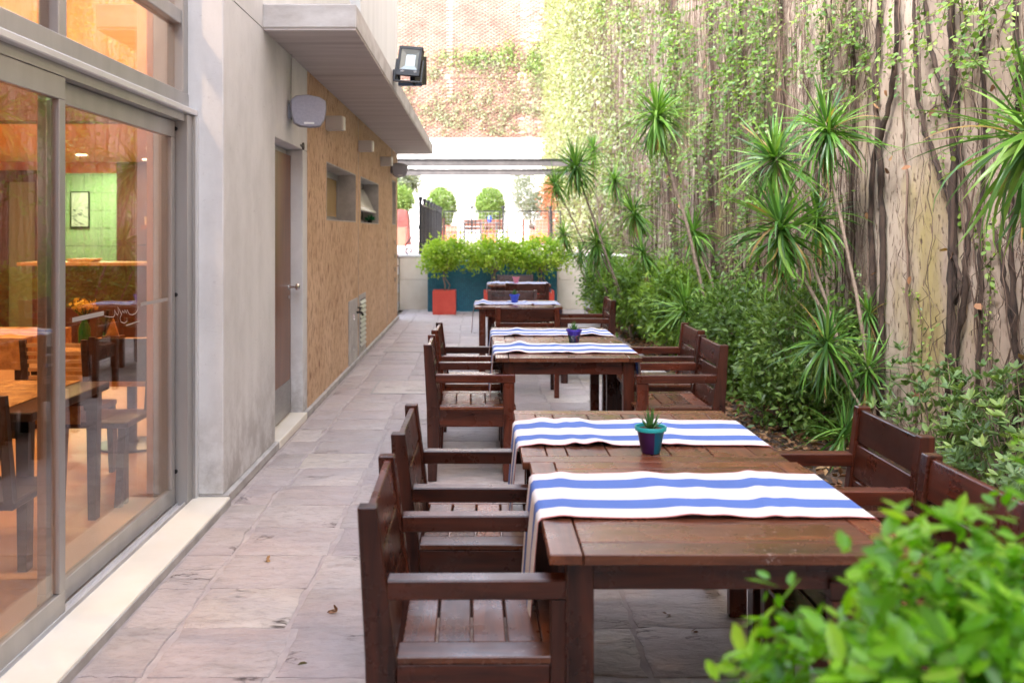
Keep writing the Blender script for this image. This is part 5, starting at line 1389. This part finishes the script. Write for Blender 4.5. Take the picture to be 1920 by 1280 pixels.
# runners
def runner(x0, x1, y0, y1, hangL, hangR, label, seed, amp=.006, skew=0, ztop=.7515):
    r_ = np.random.default_rng(seed)
    nx, ny = 110, 22
    L = hangL + (x1 - x0) + hangR; verts = []; uvs = []
    ph = r_.random(6) * 6.28; bumps = [(x0 + (x1 - x0) * u, .02 + .03 * r_.random(), (.5 + r_.random()) * amp * 2.2) for u in r_.random(5) * .9 + .05]
    for i in range(nx + 1):
        s = L * i / nx
        for j in range(ny + 1):
            t = j / ny; y = y0 + (y1 - y0) * t
            if s < hangL - .012: x, z = x0 - .008, ztop - .012 - (hangL - .012 - s)
            elif s < hangL + .012:
                a = (s - hangL + .012) / .024 * pi / 2; x, z = x0 - .008 + .016 * (1 - cos(a)), ztop - .012 + .014 * sin(a)
            elif s > L - hangR + .012: x, z = x1 + .008, ztop - .012 - (s - (L - hangR + .012))
            elif s > L - hangR - .012:
                a = (s - (L - hangR - .012)) / .024 * pi / 2; x, z = x1 - .008 + .016 * sin(a), ztop + .002 - .014 * (1 - cos(a))
            else: x, z = x0 + (s - hangL), ztop + .002
            on = 1 if hangL < s < L - hangR else 0
            edge = min(1, (s - hangL) / .08, (L - hangR - s) / .08) if on else 0
            wz = 0
            for (bx, bw, ba) in bumps:
                c_ = bx + (t - .5) * .06 * sin(bx * 9)
                wz += ba * math.exp(-((x - c_) / bw) ** 2) * (.55 + .9 * abs(t - .5) + .25 * sin(7 * t + bx * 5))
            wz += amp * .35 * (1 + sin(x * 17 + ph[0] + 2.2 * t))
            wz += amp * .8 * max(0, abs(t - .5) * 2 - .8) * 5 * (.5 + .5 * sin(x * 13 + ph[1] + (3 if t > .5 else 0)))
            z += wz * max(edge, 0)
            if on: y += skew * (x - x0) + .002 * sin(x * 11 + ph[2])
            else:
                d = (hangL - s) if s < hangL else (s - L + hangR)
                x += (-1 if s < hangL else 1) * (.006 * abs(sin(t * 9 + ph[3])) * min(1, d * 8) + .07 * d)
                y += (t - .5) * -.10 * d + .012 * d * sin(ph[4])
            verts.append((x, y, z)); uvs.append((s, t))
    faces = [(i*(ny+1)+j, (i+1)*(ny+1)+j, (i+1)*(ny+1)+j+1, i*(ny+1)+j+1) for i in range(nx) for j in range(ny)]
    me = bpy.data.meshes.new('table_runner'); me.from_pydata(verts, [], faces)
    uvl = me.uv_layers.new(name='UVMap')
    li = np.zeros(len(me.loops), dtype=np.int32); me.loops.foreach_get('vertex_index', li)
    uvl.data.foreach_set('uv', np.array(uvs, dtype=np.float32)[li].ravel())
    me.polygons.foreach_set('use_smooth', [True] * len(me.polygons)); me.materials.append(M['stripe'])
    o = bpy.data.objects.new('table_runner', me); link(o)
    sm = o.modifiers.new('thickness', 'SOLIDIFY'); sm.thickness = .0016; sm.offset = 1
    tag(o, label, 'table runner', 'blue and white striped table runners')
runner(.172, 1.107, 2.615, 3.095, .37, .28, 'striped runner nearest the camera hanging beside the nearest left chair', 1, .0035)
runner(.148, 1.083, 3.494, 3.966, .30, .28, 'striped runner right behind the nearest one, partly behind the teal pot', 2, .0035)
runner(.098, 1.033, 6.14, 6.66, .30, .2, 'striped runner across the front table of the middle pair', 3, .0035)
runner(.092, 1.027, 7.16, 7.64, .26, .2, 'striped runner behind the violet pot on the middle tables', 4, .0035)
runner(-.058, .877, 10.15, 10.65, .30, .2, 'striped runner under the small blue pot with a long left end', 5, .0035)
runner(.12, 1.055, 14.15, 14.65, .14, .14, 'striped runner on the farthest table', 6, .0035)

def spikes(t, c, r, n, L, w):
    mb = MB()
    for k in range(n):
        u = k / n; az = k * 2.4; el = R(88 - 62 * u ** .8)
        d = Vector((cos(az) * cos(el), sin(az) * cos(el), sin(el))); s = Vector((-sin(az), cos(az), 0)); nn = d.cross(s)
        l = L * (1 - .45 * u); b = Vector(c) + Vector((d.x, d.y, 0)) * r * .3
        mid = b + d * l * .45; tip = b + d * l + Vector((0, 0, .06 * l))
        mb = MB().add([b + s * w * .4, b - nn * w * .3, b - s * w * .4, mid + s * w * .5, mid - nn * w * .3, mid - s * w * .5, tip, b + nn * w * .1, mid + nn * w * .12],
                      [(0, 1, 4, 3), (1, 2, 5, 4), (3, 4, 6), (4, 5, 6), (2, 7, 8, 5), (7, 0, 3, 8), (3, 6, 8), (8, 6, 5)])
        mb.build('succulent_leaf', M['succulent'], t, smooth='auto')
def flowerpot(x, y, label, body, rim, low=None, n=16, sc=1.0, L=.07):
    t = thing('flower_pot', label, 'potted plant', (x, y, .752), 'painted pots with succulents')
    z = .752
    prof = [(.031, 0), (.033, .002), (.049, .078), (.0505, .080)]
    o = MB().lathe((x, y, z), [(a * sc, b * sc) for a, b in prof], 28).build('pot_body', body, t, smooth='auto')
    if low: MB().lathe((x, y, z + .0005), [(.0315 * sc, 0), (.0337 * sc, .002 * sc), (.0447 * sc, .053 * sc), (.040 * sc, .0535 * sc)], 28).build('painted_lower_band', low, t, smooth='auto')
    MB().lathe((x, y, z + .0801 * sc), [(.0515 * sc, 0), (.0565 * sc, .002), (.058 * sc, .013), (.056 * sc, .017), (.052 * sc, .016), (.050 * sc, .004)], 28).build('rim', rim, t, smooth='auto')
    MB().lathe((x, y, z + .079 * sc), [(.049 * sc, 0), (.049 * sc, .007)], 20).build('potting_soil', M['soil'], t)
    spikes(t, (x, y, z + .085 * sc), .02, n, L, .012)
flowerpot(.618, 3.40, 'flowerpot half purple half teal with a spiky succulent on the second table', M['pot_pt'], M['teal'], n=17, L=.085)
flowerpot(.675, 6.74, 'violet pot with dark green painted base on the middle tables', M['violet'], M['violet'], M['deepgreen'], 18, L=.075)
flowerpot(.385, 10.46, 'small plain blue pot with a succulent on the single table', M['potblue'], M['potblue'], None, 18, L=.075)
flowerpot(.555, 14.42, 'orange and pink painted pot on the farthest table', M['potpink'], M['potpink'], None, 10, L=.04)
# painted swirls on the violet pot
pt = [o for o in COL.objects if o.name.startswith('flower_pot') and 'violet pot' in o['label']][0]
for k, az in enumerate((-1.9, -1.2, -2.6)):
    pts = []
    for i in range(9):
        a = az + .22 * sin(i * .9); zz = .765 + i * .0055; r_ = .0345 + (zz - .752) * .21 + .0012
        pts.append((.675 + r_ * cos(a), 6.74 + r_ * sin(a), zz))
    MB().tube(pts, .0016, 5).build('painted_swirl', M['lampglass'] if k == 0 else M['redfoil'] if k == 1 else M['succulent'], pt)

# terrace furniture
def bench_seat(x, y, rz, label, wdt=.6):
    t = thing('terrace_chair', label, 'chair', (0, 0, 0), 'reddish wooden chairs on the terrace')
    m = M['bench']
    for s in (-1, 1):
        MB().box(-wdt/2 if s < 0 else wdt/2 - .05, -wdt/2 + .05 if s < 0 else wdt/2, -.28, -.23, 0, .86).build('rear_post', m, t)
        MB().box(-wdt/2 if s < 0 else wdt/2 - .05, -wdt/2 + .05 if s < 0 else wdt/2, .22, .27, 0, .60).build('front_leg', m, t)
        MB().box(-wdt/2 - .005 if s < 0 else wdt/2 - .055, -wdt/2 + .055 if s < 0 else wdt/2 + .005, -.229, .28, .601, .65).build('armrest', m, t)
    for k in range(3): MB().box(-wdt/2 + .051, wdt/2 - .051, -.265, -.24, .50 + k * .12, .605 + k * .12).build('back_board', m, t)
    MB().box(-wdt/2 + .051, wdt/2 - .051, -.22, .26, .40, .45).build('seat', m, t)
    t.location = (x, y, ZT); t.rotation_euler = (0, 0, rz); return t
Yc = 30.5
bench_seat((887 - CX) * Yc / F, Yc, pi, 'wooden chair at the left side of the terrace table', 1.1 * .58)
bench_seat((926 - CX) * Yc / F, Yc, pi, 'wooden chair in the middle behind the terrace table', 1.1 * .58)
bench_seat((966 - CX) * 29.3 / F, 29.3, pi / 2, 'wooden chair in profile at the right of the terrace table')
bench_seat((848 - CX) * 28.6 / F, 28.6, -pi / 2, 'low wooden armchair at the left end of the terrace', .7)
tt = thing('terrace_table', 'dark topped table on the terrace between the wooden chairs', 'table', (.05, 29.5, ZT))
xa, xb = (866 - CX) * 29.5 / F, (936 - CX) * 29.5 / F
MB().box(xa, xb, 29.1, 29.9, ZT + .71, ZT + .75).build('tabletop', M['steel'], tt)
for x in (xa + .05, (xa + xb) / 2 - .03, xb - .11):
    for y in (29.15, 29.8): MB().box(x, x + .06, y, y + .06, ZT, ZT + .709).build('leg', M['steel'], tt)
tp_ = thing('terrace_pot', 'small blue-grey pot standing on the terrace table', 'pot', ((918 - CX) * 29.5 / F, 29.5, ZT + .751))
MB().lathe(((918 - CX) * 29.5 / F, 29.5, ZT + .751), [(.05, 0), (.08, .1), (.06, .14), (.03, .2)], 12).build('pot_body', M['potblue'], tp_, smooth='auto')

# ground covers
for (x0, x1, y0, y1, lab) in ((-1.24, -.62, 12.0, 12.55, 'farther rectangular stone-filled drain cover in the pavement'), (-1.05, -.38, 8.95, 9.75, 'nearer rectangular stone-filled drain cover in the pavement')):
    t = thing('drain_cover', lab, 'drain cover', ((x0+x1)/2, (y0+y1)/2, 0), 'drain covers in the pavement')
    MB().box(x0, x1, y0, y0 + .015, .001, .007).box(x0, x1, y1 - .015, y1, .001, .007).box(x0, x0 + .015, y0 + .015, y1 - .015, .001, .007).box(x1 - .015, x1, y0 + .015, y1 - .015, .001, .007).build('frame', M['cement'], t)
    MB().box(x0 + .02, x1 - .02, y0 + .02, y1 - .02, .001, .0055).build('infill', M['stone'], t)

# fallen leaves on the paving
def fallen(px, py, L, label, m='lf_dead'):
    Y = F * H / (py - CY); p = at(px, py, Y)
    n = 3; P = np.tile(np.array([[p.x, p.y, .006]]), (n, 1)) + rng.normal(size=(n, 3)) * np.array([.006, .006, .001])
    o = leaves('fallen_leaf', P, rdir(n) * np.array([1, 1, .5]), unit(rng.normal(size=(n, 3)) * .5 + np.array([0, 0, 1])), L, L * .6, M[m], None, True)
    o.pop('kind', None) if 'kind' in o else None
    if 'kind' in o: del o['kind']
    tag(o, label, 'leaf', 'fallen leaves on the paving')
fallen(630, 1146, .045, 'curled brown fallen leaf left of the nearest chair')
fallen(560, 1246, .035, 'greenish dry fallen leaf at the lower left of the paving', 'lf_farivy')
fallen(1382, 1134, .03, 'yellow fallen leaf scrap under the nearest table', 'lf_farivy')
fallen(502, 1052, .03, 'tiny brown leaf on the paving near the marble threshold')
fallen(1251, 1155, .02, 'dark leaf scrap on the paving beneath the front table')
fallen(1300, 1186, .022, 'brown leaf crumb on the paving by the hidden table leg')

# ================================================================== foreground bush
fb_ = thing('foreground_bush', 'bright green bush blurred in the near right corner', 'bush', (.72, 1.12, 0))
blobs = [(.57, 1.12, .95, .22, .18, .21), (.84, 1.22, .97, .26, .16, .22), (.41, 1.08, .85, .14, .14, .19), (1.05, 1.3, .88, .25, .18, .24)]
K = 1900; P, O, cc, tone = cloud(K, blobs, .045, .6, K=K // 3)
n_l = 7; ci = np.repeat(np.arange(K), n_l); n = len(ci)
ax = unit(O * .7 + np.array([0, 0, .6]))[ci]; r_ = rdir(n); r_ = unit(r_ - ax * (r_ * ax).sum(1, keepdims=True))
D = unit(r_ + ax * (.1 + .8 * rng.random((n, 1)))); Nn = unit(ax - D * .2 + rng.normal(size=(n, 3)) * .2)
ll = .037 * (.5 + .85 * rng.random(n))
leaves('leaves', P[ci] + rng.normal(size=(n, 3)) * .012, D, Nn, ll, ll * .46, M['lf_front'], fb_, True, np.clip(tone[ci] * .6 + rng.random(n) * .4, 0, 1))
s = MB(); b = Vector((.72, 1.12, .35))
for i in rng.choice(K, 70, replace=False):
    e = Vector(P[i]); s.tube([b + Vector((rng.normal() * .02, rng.normal() * .02, 0)), b.lerp(e, .55) + Vector((rng.normal() * .02, rng.normal() * .02, .02)), e], [.005, .0035, .0015], 5)
s.build('branches', M['bark'], fb_, smooth=True, kind='stuff')
MB().tube([(.72, 1.12, 0), (.725, 1.125, .2), (.72, 1.12, .37)], [.022, .018, .014], 8).build('trunk', M['bark'], fb_, smooth=True)
